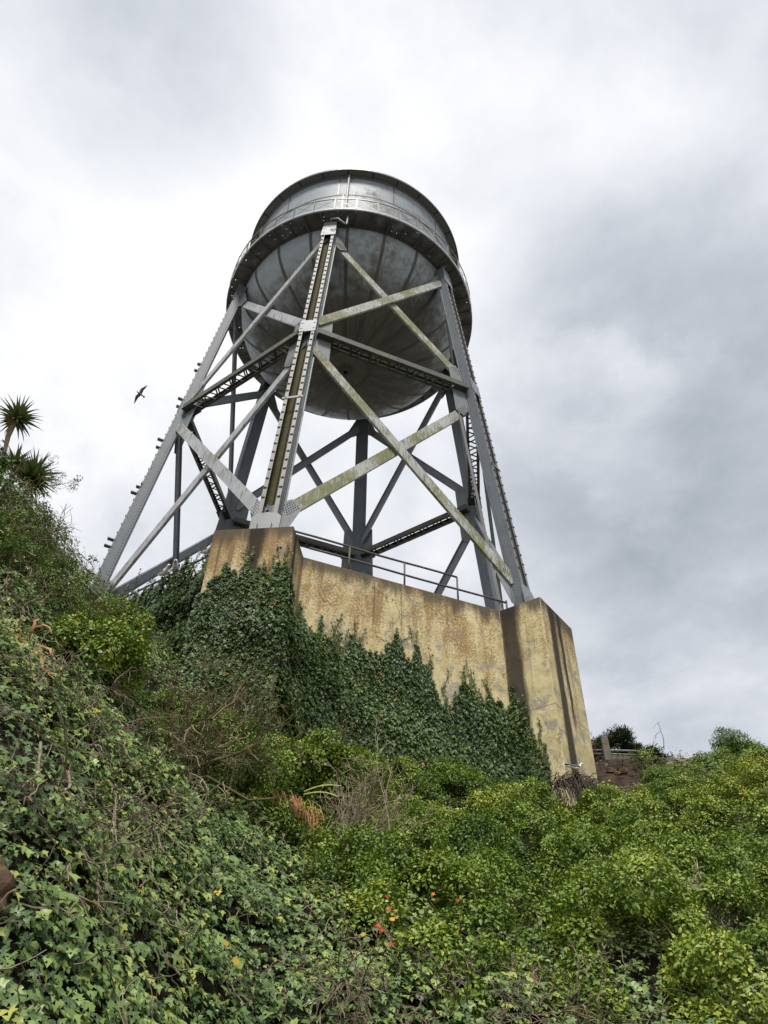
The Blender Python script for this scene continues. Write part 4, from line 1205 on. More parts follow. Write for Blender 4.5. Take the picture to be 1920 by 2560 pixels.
# left: twiggy bush with leaves under the yuccas, leafy bushes below it
bare_shrub((-2.25, -15.15, -6.35), 'tangled twiggy bush with small dark leaves leaning out below the yuccas', (0.35, -0.05, 0.9), 0.52, 0.015, 4, M_TWIG_G, 5, 0.55, 18, 0.04, base=0.34, leaves=1000, split=(2, 4), lsize=0.75)
bare_shrub((-1.25, -15.5, -7.3), 'half-bare bush with grey twigs at the left edge above the orange dead leaves', (0.25, -0.2, 0.7), 0.42, 0.013, 3, M_TWIG, 6, 0.6, 24, 0.03, base=0.4, leaves=700, lsize=0.8)
leafy_shrub(-0.95, -13.45, 0.46, 'bright leafy bush on the left crest in front of the tower leg foot', 8, 8, 0.58, dens=60, size=0.85)
leafy_shrub(-1.75, -11.3, 0.48, 'small-leaved green bush beside the dark ivy corner of the wall', 9, 6, 0.50, dens=60, size=0.85, hgt=0.4, dz=-0.05)
leafy_shrub(0.35, -15.0, 0.65, 'round yellow-green bush behind the curled orange leaves', 10, 6, 0.62, dens=60, size=0.9)
leafy_shrub(2.45, -10.9, 0.85, 'dense glossy green bush standing below the middle of the wall ivy', 12, 8, 0.60, dens=60, size=0.9, hgt=1.2)
for i, (x, y, z, lab) in enumerate(((-2.15, -15.2, -5.55, 'thin grey twigs standing up just under the low yucca'), (-1.75, -14.9, -5.95, 'fan of thin twigs on the left crest below the creeper sprays'),
                                    (-1.55, -14.4, -6.45, 'brown twigs on the left crest level with the wall top'), (-1.0, -15.5, -7.0, 'mossy twigs crossing the green slope above the orange leaves'),
                                    (-0.95, -13.7, -7.0, 'wispy twigs in front of the tower leg foot'), (-0.3, -15.4, -8.0, 'grey twigs right of the orange dead leaves'))):
    bare_shrub((x, y, z - 0.12), lab, (0.30, -0.15, 0.75), 0.40 if i != 4 else 0.26, 0.010, 3, M_TWIG if i % 2 else M_TWIG_G, 140 + i, 0.55, 15, 0.02, 'bare_twigs', 'twigs', 0.24, None, 'bare twigs in the left ivy', 0.3, leaves=260 if i != 4 else 60, lsize=0.7)
# middle: big bare brown shrub
c = np.array([1.35, -14.0, -9.25])
bare_shrub(tuple(c), 'wide bare brown shrub with mossy crooked branches in front of the wall ivy', (0.28, 0.0, 0.70), 0.74, 0.017, 4, M_TWIG_G, 13, 0.75, 38, 0.02, base=0.42, curl=0.33, split=(2, 4),
           thick=[([c + np.array(q) for q in ((-0.25, -0.15, -0.25), (0.05, -0.25, -0.02), (0.28, -0.3, -0.06), (0.5, -0.32, 0.02), (0.85, -0.35, 0.10), (1.15, -0.35, 0.26))], 0.030),
                  ([c + np.array(q) for q in ((-0.2, -0.1, -0.3), (0.15, -0.32, -0.22), (0.5, -0.36, -0.2), (0.8, -0.4, -0.36), (1.1, -0.4, -0.52), (1.45, -0.4, -0.5))], 0.024),
                  ([c + np.array(q) for q in ((0.0, 0, -0.3), (-0.1, -0.1, 0.1), (0.05, -0.1, 0.4), (0.0, -0.15, 0.75), (0.12, -0.2, 1.05))], 0.026)])
# dry straw-like twig tuft
bare_shrub((3.5, -12.75, -9.85), 'dry straw-coloured twig tuft rising right of the glossy bush', (0.38, 0.0, 0.85), 0.66, 0.008, 3, M_STRAW, 14, 0.32, 26, 0.02, base=0.28, curl=0.16)
bare_shrub((7.48, -13.15, -11.25), 'pale forked dead twigs standing out of the bushes at lower right', (-0.05, -0.1, 0.9), 0.62, 0.013, 3, M_TWIG_P, 15, 0.45, 6, 0.03, base=0.12)
bare_shrub((8.25, -13.1, -11.15), 'smaller clump of pale dead twigs right of the forked ones', (0.0, -0.1, 0.9), 0.36, 0.009, 2, M_TWIG_P, 16, 0.4, 8, 0.03, base=0.14)
bare_shrub((6.45, -12.9, -10.95), 'thin brown twigs poking through the bright bushes near bottom centre', (0.35, -0.1, 0.7), 0.5, 0.008, 3, M_TWIG, 17, 0.45, 8, 0.02, base=0.25)
# brown tangles at the foot of the slope
for i, (x, y, sd, lab) in enumerate(((2.45, -17.6, 21, 'brown tangle of dry stems at the bottom edge left of centre'), (4.05, -16.35, 22, 'brown tangle of dry stems at the bottom edge below the red flowers'),
                                     (4.95, -15.85, 23, 'wide brown tangle of dry stems at the bottom edge right of centre'), (5.75, -15.45, 24, 'grey-brown tangle of dry stems right of the wide tangle at the bottom edge'))):
    bare_shrub((x, y, zt(x, y) + 0.10), lab, (0.0, -0.55, 0.35), 0.42, 0.009, 3, M_TWIG, sd, 0.75, 16, -0.05, 'stem_tangle', 'dry stems', 0.22, None, 'dry stem tangles at the foot of the slope', 0.45)
# long bare twigs lying in the ivy on the left
for i, (x, y, sd, lab) in enumerate(((0.55, -17.35, 31, 'grey twig thicket over a dark hollow at the left edge'), (1.0, -16.3, 32, 'fine grey twigs trailing through the ivy below the orange leaves'),
                                     (2.2, -18.3, 33, 'hanging bare stems above the brown rock at the left edge'))):
    bare_shrub((x, y, zt(x, y) + 0.12), lab, (0.3, -0.4, 0.15), 0.75, 0.010, 3, M_TWIG, sd, 0.6, 11, -0.04, 'bare_twigs', 'twigs', 0.25, None, 'bare twigs in the left ivy', 0.35)


def on_hill(pts, lift): return [np.array([x, y, zt(x, y)]) + tnormal(np.array([x]), np.array([y]))[0] * lift for x, y in pts]


for pts, ra, lab in (([(1.75, -18.15), (1.85, -18.25), (1.95, -18.42), (2.02, -18.48), (2.05, -18.60), (2.10, -18.72), (2.14, -18.83)], 0.026, 'thick crooked ivy stem hanging on the left slope'),
                     ([(1.95, -18.0), (2.06, -18.08), (2.10, -18.22), (2.11, -18.34)], 0.028, 'short dark bent ivy stem right of the thick crooked one'),
                     ([(2.55, -17.55), (2.58, -17.65), (2.60, -17.75)], 0.018, 'stubby brown stem showing between ivy leaves low on the left'),
                     ([(2.55, -15.85), (2.57, -15.97), (2.60, -16.10)], 0.018, 'stubby grey stem at the edge of the bare shrub'),
                     ([(3.62, -14.1), (3.74, -14.3), (3.92, -14.38), (3.98, -14.55), (4.05, -14.8)], 0.022, 'bent brown stem behind the yellow nasturtium leaves')):
    q_ = np.array(on_hill(pts, 0.20)); f_ = np.linspace(0, len(q_) - 1, 26)
    q_ = np.stack([np.interp(f_, np.arange(len(q_)), q_[:, k]) for k in range(3)], -1)
    for _ in range(3): q_[1:-1] = (q_[:-2] + 2 * q_[1:-1] + q_[2:]) / 4
    q_ = q_ + np.cumsum(rng.normal(0, 0.003, q_.shape), 0)
    tag(MB().tube(q_, np.linspace(ra, ra * 0.5, 26) * 0.5 * (1 + 0.12 * rng.normal(0, 1, 26)), 8).build('dead_vine', M_TWIG, None, True), lab, 'stem')
# loose twigs everywhere in the ivy: too many to count
lt_ = MB(); rr = np.random.default_rng(77)
Pq, Nq = sample_hill(14000, -3, 12, -20, -9)
for p_, n_ in list(zip(Pq, Nq))[:1900]:
    d0 = unit(np.cross(n_, rr.normal(0, 1, 3)) + np.array([0, 0, 0.25])); q = p_ + n_ * rr.uniform(0.15, 0.32); path = [q]
    for _ in range(5): d0 = unit(d0 + rr.normal(0, 0.35, 3)); path.append(path[-1] + d0 * rr.uniform(0.04, 0.10))
    lt_.tube(path, np.linspace(0.0055, 0.0025, 6), 3, False)
tag(lt_.build('loose_twigs', M_TWIG, None, False, 'stuff'), 'loose bare twigs and runners lying across the ivy slope', 'twigs')


# yuccas
def blade_mesh(name, seed):
    r = random.Random(seed); mb = MB(); n = 5
    V = []; F = []
    for i in range(n + 1):
        f = i / n; w = 0.050 * (1 - f ** 1.5) + 0.002 + (0.018 if 0.15 < f < 0.6 else 0); sag = -(0.06 + 0.22 * (seed % 2)) * f ** 2.5
        V += [(-w, f, sag + 0.25 * w), (0, f, sag), (w, f, sag + 0.25 * w)]
    for i in range(n):
        for j in range(2): F.append((i * 3 + j, i * 3 + j + 1, i * 3 + j + 4, i * 3 + j + 3))
    mb.add(V, F, 0.5)
    return mb.mesh(name, M_YUCCA, True)


BL = [blade_mesh('blade_%d' % i, i) for i in range(2)]


def yucca(loc, label, crown, size, nb, trunk, seed, axis=(0, 0, 1)):
    rr = np.random.default_rng(seed)
    th = thing('yucca', loc, label, 'yucca', 'spiky yuccas on the left crest')
    if trunk: MB().tube(trunk, np.linspace(0.058, 0.040, len(trunk)) * (1 + 0.12 * rr.normal(0, 1, len(trunk))), 9).build('trunk', M_TRUNK, th, True)
    off = Vector(loc); ax = unit(axis)
    for i in range(nb):
        u = 1 - 1.62 * (i + 0.5) / nb; az = i * 2.39996
        D = np.array([math.cos(az) * math.sqrt(max(0, 1 - u * u)), math.sin(az) * math.sqrt(max(0, 1 - u * u)), u]) + rr.normal(0, 0.08, 3)
        q = Vector((0, 0, 1)).rotation_difference(Vector(ax)); D = unit(np.array(q @ Vector(D)))
        s = size * rr.uniform(0.82, 1.12) * (0.8 if u < -0.25 else 1.0)
        Zv = np.array([0, 0, 1.0]) - D * D[2] + rr.normal(0, 0.12, 3); X, Y, Z = frames(Zv[None], D[None])
        Y = D[None]; Z = Z - Y * (Z * Y).sum(); Z /= np.linalg.norm(Z); X = np.cross(Y, Z)
        o = bpy.data.objects.new('leaf', BL[i % 2]); COL.objects.link(o); o.parent = th; o.matrix_parent_inverse = Matrix.Translation(-off)
        m = np.eye(4); m[:3, 0], m[:3, 1], m[:3, 2], m[:3, 3] = X[0] * size * 1.25, Y[0] * s, Z[0] * s, np.array(crown) + D * 0.05 - ax * 0.10 * (1 - u) * size
        o.matrix_basis = Matrix(m.tolist()); o['tint'] = float(1.0 if u < -0.30 and rr.uniform() < 0.6 else np.clip(rr.normal(0.45, 0.18), 0, 0.85))
    return th


yucca((-3.70, -13.9, -2.75), 'tall yucca with a round spiky head on a bare brown trunk against the sky', (-3.74, -14.12, -1.72), 0.46, 74, [(-3.72, -13.92, -2.9), (-3.74, -14.0, -2.6), (-3.76, -14.08, -2.25), (-3.75, -14.1, -1.95), (-3.74, -14.12, -1.75)], 3)
yucca((-2.62, -14.2, -4.3), 'low broad yucca with a dead skirt, nearest to the tower', (-2.63, -14.28, -3.68), 0.50, 84, [(-2.6, -14.2, -4.4), (-2.62, -14.25, -4.0), (-2.63, -14.27, -3.75)], 4, (0.25, -0.1, 0.9))
yucca((-3.3, -13.95, -3.4), 'small yucca rosette tucked behind the ivy mound under the tall yucca', (-3.36, -14.0, -3.02), 0.42, 56, [(-3.3, -13.95, -3.5), (-3.34, -13.98, -3.1)], 5, (0.3, 0, 0.9))
# dark ivy mound under the tall yucca
th = thing('ivy_mound', (-3.35, -14.5, -3.4), 'dark round ivy mound at the left edge under the tall yucca', 'ivy')
Pd, Dd = dome_points(np.array([-3.55, -14.5, -3.35]), 0.36, np.array([0, 0, 1.0]), 420, 0.8, -0.7, False)
X, Y, Z = frames(vary(Dd + np.array([0, 0, .2]), 0.4), vary(np.tile([0, 0, -1.0], (len(Dd), 1)), 0.5))
scatter('foliage', Pd, euler_of(X, Y, Z), rng.uniform(0.06, 0.10, len(Pd)), np.clip(rng.normal(0.25, 0.12, len(Pd)), 0, 0.8), LIB_W, th)
# creeper sprays sticking out against the sky
bare_shrub((-2.25, -14.45, -4.15), 'dark leafy creeper sprays reaching out under the low yucca', (0.8, 0, 0.5), 0.45, 0.009, 1, M_TWIG, 41, 0.25, 4, 0.0, 'creeper_spray', 'creeper', 0.08, leaves=60, lsize=0.55)
bare_shrub((-1.85, -15.0, -6.1), 'long bare curling branches reaching from the twiggy bush into the sky', (0.85, 0, 0.42), 0.75, 0.012, 2, M_TWIG, 42, 0.22, 5, 0.0, 'bare_branches', 'branches', 0.2, curl=0.3)

# curled orange dead leaves
def strap(path, w, m, parent, name='leaf'):
    path = np.array(path, float); n = len(path); tg = np.gradient(path, axis=0)
    V = []; 
    for i in range(n):
        s = unit(np.cross(tg[i], (0.3, -0.8, 0.5))); ww = w * (0.35 + 0.65 * math.sin(math.pi * (i + 0.6) / (n + 0.2)))
        V += [path[i] - s * ww, path[i] + unit(np.cross(s, tg[i])) * ww * 0.5, path[i] + s * ww]
    F = [(i * 3 + j, i * 3 + j + 1, i * 3 + j + 4, i * 3 + j + 3) for i in range(n - 1) for j in range(2)]
    return MB().add(V, F).build(name, m, parent, True)


th = thing('dead_leaf_clump', (0.82, -17.2, -9.35), 'curled orange dead strap leaves caught in the ivy at the left edge', 'dead leaves')
C0 = np.array([0.78, -17.25, -9.15]); rr = np.random.default_rng(51)
for a, b, c_ in (((-0.12, 0, 0.0), (0.10, -0.05, 0.42), (0.50, -0.1, 0.10)), ((0, 0, 0), (0.05, -0.1, 0.3), (0.04, 0.0, 0.52)), ((0.1, 0, -0.05), (0.35, -0.1, -0.08), (0.85, -0.15, -0.55)),
                 ((-0.2, 0, 0.1), (-0.25, -0.1, 0.35), (-0.05, -0.1, 0.42)), ((0.25, 0, -0.15), (0.42, -0.1, -0.4), (0.62, -0.1, -0.72)), ((0.0, 0, -0.1), (-0.1, -0.15, 0.12), (-0.35, -0.1, 0.05)),
                 ((0.3, 0, -0.3), (0.15, -0.1, -0.2), (0.45, -0.1, -0.25)), ((0.5, 0, -0.55), (0.62, -0.1, -0.6), (0.78, -0.12, -0.78))):
    a, b, c_ = (np.array(q) * np.array([0.55, 1, 0.55]) for q in (a, b, c_))
    f = np.linspace(0, 1, 9)[:, None]
    strap(C0 + a * (1 - f) ** 2 + 2 * b * f * (1 - f) * 1.4 + c_ * f ** 2 + rr.normal(0, 0.006, (9, 3)), 0.015, M_DEADLEAF, th)
th = thing('palm_debris', (2.85, -13.1, -9.75), 'russet fallen palm leaf fringe with two yellow blades on the slope', 'dead leaves')
C0 = np.array([2.72, -13.25, -9.42])
for i in range(80):
    o = np.array([rr.uniform(-0.28, 0.42), rr.uniform(-0.1, 0.1), rr.uniform(-0.05, 0.15)]); o[2] -= o[0] * 0.45
    f = np.linspace(0, 1, 5)[:, None]; e = np.array([rr.uniform(-0.02, 0.16), -0.10, -rr.uniform(0.14, 0.30)])
    strap(C0 + o + e * f + np.array([0, -0.05, 0.05]) * np.sin(f * 3), 0.0055, M_DEADLEAF, th)
for i, (dx, dz) in enumerate(((0.52, 0.06), (0.48, -0.04))):
    f = np.linspace(0, 1, 7)[:, None]
    o = strap(C0 + np.array([0.18, -0.12, 0.12 - i * 0.04]) + np.array([dx, 0, dz]) * f + np.array([0, 0, 0.05]) * np.sin(f * 3), 0.012, M_BLADE, th, 'blade')

# nasturtiums
def disc_leaf(c, n, r, m, parent, name, tint=0.5, petals=0):
    c, n = np.array(c, float), unit(n); a = unit(np.cross(n, (0.3, 0.2, 0.9))); b = np.cross(n, a)
    k = 10
    ring = []
    for j in range(k):
        rad = r * (1 + 0.10 * math.sin(j * 2.6 + 40 * c[0]) if not petals else (1.0 if j % 2 else 0.55)); ring.append(c + (a * math.cos(j * 2 * math.pi / k) + b * math.sin(j * 2 * math.pi / k)) * rad + n * r * (0.12 if not petals else 0.35))
    o = MB().add(ring + [c], [(j, (j + 1) % k, k) for j in range(k)], 0.5).build(name, m, parent, True); o['tint'] = float(tint)
    return o


def nasturtium(x, y, label, nl, nf, spread, seed, tint=0.5, fm=None, vine=True):
    rr = np.random.default_rng(seed); z = zt(x, y)
    th = thing('nasturtium', (x, y, z), label, 'flower', 'nasturtiums trailing in the ivy')
    n0 = tnormal(np.array([x]), np.array([y]))[0]
    def spot():
        px, py = x + rr.normal(0, spread[0]), y + rr.normal(0, spread[1]); return np.array([px, py, zt(px, py)]) + n0 * rr.uniform(0.28, 0.40)
    pts = []
    for i in range(nl): p_ = spot(); pts.append(p_); disc_leaf(p_, vary((n0 + np.array([0, -1.1, 0.3]))[None], 0.35)[0], rr.uniform(0.020, 0.036), M_NAST, th, 'leaf', np.clip(rr.normal(tint, 0.2), 0, 1))
    for i in range(nf): p_ = spot() + n0 * 0.05; pts.append(p_); disc_leaf(p_, vary((n0 + np.array([0, -1.2, 0.2]))[None], 0.3)[0], rr.uniform(0.026, 0.040), fm or M_FLOWER, th, 'flower', 0.5, 1)
    if vine and len(pts) > 2:
        pts = sorted(pts, key=lambda q: -q[2]); MB().tube([q - n0 * 0.03 for q in pts], 0.006, 5, False).build('vine', M_TWIG_P, th, True)
    return th


nasturtium(4.12, -15.05, 'scarlet nasturtium flowers in a trailing column near the bottom centre', 6, 5, (0.13, 0.36), 61, 0.42, None, False)
nasturtium(4.45, -14.0, 'yellowing nasturtium leaves with a few orange flowers beside the bent stem', 11, 4, (0.26, 0.34), 62, 0.52, M_FLOWER_O, False)
nasturtium(3.80, -14.62, 'single scarlet nasturtium flower among dark leaves left of the column', 3, 1, (0.05, 0.05), 63, 0.3, None, False)
nasturtium(4.18, -14.55, 'yellow nasturtium leaves right of the single scarlet flower', 4, 0, (0.05, 0.08), 64, 0.85, None, False)
nasturtium(1.2, -9.75, 'scattered red nasturtium flowers at the foot of the front pier', 5, 3, (0.35, 0.35), 65, 0.4, None, False)
nasturtium(4.6, -6.9, 'orange nasturtium flowers in the bushes close under the right end of the wall', 5, 4, (0.5, 0.3), 66, 0.5, M_FLOWER_O, False)
nasturtium(9.55, -14.2, 'tiny red nasturtium flower near the lower right corner', 3, 1, (0.08, 0.08), 67, 0.5, None, False)
nasturtium(3.05, -17.2, 'pale yellow nasturtium leaves beside the bottom tangle of stems', 4, 0, (0.12, 0.08), 69, 0.85, None, False)

# rock and dry root mats
bm = bmesh.new(); bmesh.ops.create_icosphere(bm, subdivisions=3, radius=1.0)
for v in bm.verts:
    p_ = np.array(v.co); k = 1 + 0.22 * math.sin(3 * p_[0] + 2) * math.sin(4 * p_[1]) + 0.10 * math.sin(9 * p_[2] + 5 * p_[0]) + 0.07 * math.sin(17 * p_[1] + 3 * p_[2]) + 0.06 * abs(math.sin(13 * p_[0] + 9 * p_[2])); v.co = Vector((p_ * k * np.array([0.17, 0.16, 0.20])).tolist())
me = bpy.data.meshes.new('rock'); bm.to_mesh(me); bm.free(); me.materials.append(M_ROCK)
o = link('rock', me); o.location = (2.50, -19.2, -11.98); tag(o, 'rough brown rock bulging out of the ivy at the lower left edge', 'rock')

rm = thing('root_mat', (7.85, -6.1, -6.9), 'mat of dry brown vines hanging over the slope at the foot of the right pier', 'dry vines')
rt_ = MB(); rr = np.random.default_rng(91)
for i in range(260):
    s = rr.uniform(0, 1); top = np.array([7.05 + 1.55 * s, -6.35 + 1.9 * s * s, -6.82 + 0.25 * math.sin(s * 3.0) - 0.35 * s * s * s]) + rr.normal(0, 0.06, 3)
    e = np.array([rr.normal(0.22, 0.15), -rr.uniform(0.25, 0.75), -rr.uniform(0.25, 0.75)]); f = np.linspace(0, 1, 6)[:, None]
    path = top + e * f + np.array([0, -0.22, 0.18]) * np.sin(f * math.pi) + rr.normal(0, 0.025, (6, 3))
    rt_.tube(path, np.linspace(0.012, 0.005, 6), 3, False)
rt_.build('vines', M_ROOT, rm, False, 'stuff')
bare_shrub((9.5, -1.9, -4.45), 'brown roots hanging out of the eroded bank beside the right pier', (0.0, -0.8, -0.1), 0.6, 0.012, 2, M_ROOT, 92, 0.55, 26, -0.12, 'hanging_roots', 'roots', 0.55, curl=0.3)
leafy_shrub(10.15, -2.0, 0.4, 'small green plant growing in the bare eroded bank', 93, 4, 0.35, size=0.9)

# ledge at the top of the bank, with broken stones
lg = thing('stone_ledge', (11.5, 0.6, -3.5), 'low broken stone and concrete ledge along the top of the eroded bank', 'ledge')
rr = np.random.default_rng(95)


def chunk(c, hx, hy, hz, rot, name, m, parent):
    bm = bmesh.new(); bmesh.ops.create_cube(bm, size=2.0)
    bmesh.ops.subdivide_edges(bm, edges=bm.edges, cuts=2, use_grid_fill=True)
    for v in bm.verts: v.co = Vector((v.co.x * hx, v.co.y * hy, v.co.z * hz)) + Vector(rr.normal(0, 0.13, 3) * np.array([hx * 0.5, hy, hz]))
    bm.transform(Matrix.Translation(Vector(c)) @ Matrix.Rotation(rot, 4, 'Z'))
    me = bpy.data.meshes.new(name); bm.to_mesh(me); bm.free(); me.materials.append(m)
    return link(name, me, parent)


x = 9.75
MB().box((10.75, 0.62, -3.42), (0.995, 0.05, -0.06), (-0.05, 1, 0), (0.06, 0, 1), 1.15, 0.16, 0.075).build('concrete_kerb', M_POST, lg)
for i, (x, w) in enumerate(((11.95, 0.22), (12.45, 0.26), (12.95, 0.24), (13.4, 0.22), (13.8, 0.20), (14.3, 0.3), (12.15, 0.16), (12.7, 0.15), (11.6, 0.14))):
    low = i > 5
    chunk((x, 0.72 - (0.22 if low else 0) + (x - 12) * 0.12, -3.47 - (0.16 if low else 0) + 0.05 * (x - 12)), w, 0.2, 0.065 if not low else 0.09, rr.normal(0, 0.1), 'stone', M_STONE, lg)
for i in range(14):
    s = rr.uniform(0, 1); xx, yy = 8.9 + 2.2 * s + rr.normal(0, 0.25), -3.4 + 3.4 * s + rr.normal(0, 0.3)
    hs = rr.uniform(0.05, 0.13); o = chunk((0, 0, 0), hs * 1.4, hs, hs * 0.6, rr.uniform(0, 3), 'stone', M_ROCK, None); o.location = (xx, yy, zt(xx, yy) + hs * 0.2)
    tag(o, 'brown stone lying in the bare soil of the eroded bank', 'stone', 'stones in the eroded bank')
po = thing('concrete_post', (9.75, 0.42, -3.45), 'square weathered concrete post standing on the ledge beside the right pier', 'post')
MB().prism([(9.62, 0.42, -3.6), (9.86, 0.42, -3.6), (9.84, 0.42, -2.70), (9.76, 0.42, -2.63), (9.64, 0.42, -2.66)], (0, 1, 0), 0.22).build('shaft', M_POST, po)
pr = thing('pipe_rail', (11.0, 0.8, -3.4), 'bent galvanised pipe rail behind the concrete post', 'rail')
MB().tube([(9.3, 0.75, -2.98), (10.2, 0.78, -3.0), (10.85, 0.8, -3.03), (11.0, 0.8, -3.1), (11.06, 0.8, -3.22), (11.08, 0.8, -3.5)], 0.035, 8).build('rail', M_GALV, pr, True)
MB().tube([(9.3, 0.75, -3.10), (10.2, 0.78, -3.13), (11.05, 0.8, -3.17)], 0.03, 8).build('rail', M_GALV, pr, True)
sk = MB().beam((12.99, 0.80, -3.6), (12.95, 0.78, -3.15), (0, 1, 0), 0.028, 0.028); tag(sk.build('stake', M_STAKE), 'short dark stake standing on the ledge', 'stake')
for i, (x, y, h, n_, lab) in enumerate(((12.15, 1.0, 0.62, 5, 'taller dry seed stalks standing against the sky on the ledge'), (13.55, 0.75, 0.5, 4, 'shorter dry seed stalks right of the dark stake'))):
    rr2 = np.random.default_rng(100 + i); th = thing('dry_stalks', (x, y, -3.5), lab, 'weed')
    for j in range(n_):
        b = MB(); lean = rr2.normal(0, 0.22); hh = h * rr2.uniform(0.5, 1.1)
        path = [np.array([x + 0.05 * j - 0.1 + lean * f * hh, y, -3.55 + f * hh]) for f in np.linspace(0, 1, 7)]
        b.tube(path, 0.006, 4, False)
        for q in path[2:]:
            for _ in range(3):
                c_ = q + rr2.normal(0, 0.02, 3); b.box(c_, unit(rr2.normal(0, 1, 3)), (0, 1, 0), (0, 0, 1), 0.012, 0.01, 0.012)
        b.build('stalk', M_TWIG_G, th)
leafy_shrub(13.65, -0.45, 0.6, 'round ivy bush breaking the skyline at the right end of the ledge', 111, 7, 0.38, size=0.9)
leafy_shrub(14.75, -0.2, 0.4, 'straggly bush at the right edge of the skyline', 112, 4, 0.4, size=0.85)
leafy_shrub(8.35, -5.3, 0.35, 'little ivy bush at the foot of the right pier corner', 113, 4, 0.45, size=0.8)


# distant trees
def tree(loc, label, h, blobs, seed):
    rr = np.random.default_rng(seed); th = thing('cypress_tree', loc, label, 'tree', 'dark trees beyond the ledge')
    L = np.array(loc, float)
    tips = []
    tr = MB()
    top = L + np.array([0, 0, h * 0.5])
    tr.tube([L, L + np.array([0.1, 0, h * 0.3]), top], [0.16, 0.12, 0.08], 8)
    Ps = []
    for bx, bz, br_ in blobs:
        c_ = L + np.array([bx, rr.normal(0, 0.4), bz]); tr.tube([top * 0.6 + L * 0.4, (top + c_) / 2 + rr.normal(0, 0.1, 3), c_], [0.06, 0.04, 0.02], 5, False)
        n = int(70 * br_ * br_ * 4); D = rr.normal(0, 1, (n, 3)); D /= np.linalg.norm(D, axis=1)[:, None]
        Ps.append(c_ + D * (br_ * rr.uniform(0.3, 1.0, n)[:, None]) * np.array([1, 1, 0.62]))
    tr.build('trunk', M_ROOT, th, True)
    Pq = np.concatenate(Ps); X, Y, Z = frames(rr.normal(0, 1, Pq.shape) + np.array([0, 0, 0.8]), rr.normal(0, 1, Pq.shape))
    scatter('crown', Pq, euler_of(X, Y, Z), rr.uniform(0.7, 1.2, len(Pq)), np.clip(rr.normal(0.4, 0.2, len(Pq)), 0, 1), LIB_T, th)


tree((12.3, 13.0, -1.0), 'dark spreading tree behind the concrete post beside the right pier', 3.6, [(-0.9, 2.7, 0.55), (-0.2, 3.3, 0.6), (0.55, 3.4, 0.55), (1.1, 2.9, 0.5), (1.45, 2.4, 0.35), (0.2, 2.6, 0.45), (-1.4, 3.0, 0.5), (-0.7, 1.9, 0.5), (0.7, 1.7, 0.4), (-1.5, 2.0, 0.5)], 121)
tree((15.0, 17.4, 1.0), 'low dark tree crown just showing over the ledge right of the spreading tree', 2.2, [(-1.2, 2.2, 0.5), (-0.5, 2.6, 0.5), (0.3, 2.4, 0.5), (0.9, 2.0, 0.4), (1.4, 1.7, 0.3), (0.0, 1.8, 0.5)], 122)


# ------------------------------------------------------------------ gulls
def ring_body(sts, k=12):
    """continuous body from stations (x, z, ry, rz)"""
    mb = MB(); V = []
    for x, z, ry, rz in sts:
        for j in range(k):
            a = 2 * math.pi * j / k; V.append((x, ry * math.cos(a), z + rz * math.sin(a)))
    n = len(sts); F = [(i * k + j, i * k + (j + 1) % k, (i + 1) * k + (j + 1) % k, (i + 1) * k + j) for i in range(n - 1) for j in range(k)]
    F += [tuple(range(k - 1, -1, -1)), tuple((n - 1) * k + j for j in range(k))]
    return mb.add(V, F)


def local(mb, name, m, th, smooth=True):
    o = bpy.data.objects.new(name, mb.mesh(name, m, smooth)); COL.objects.link(o); o.parent = th
    return o


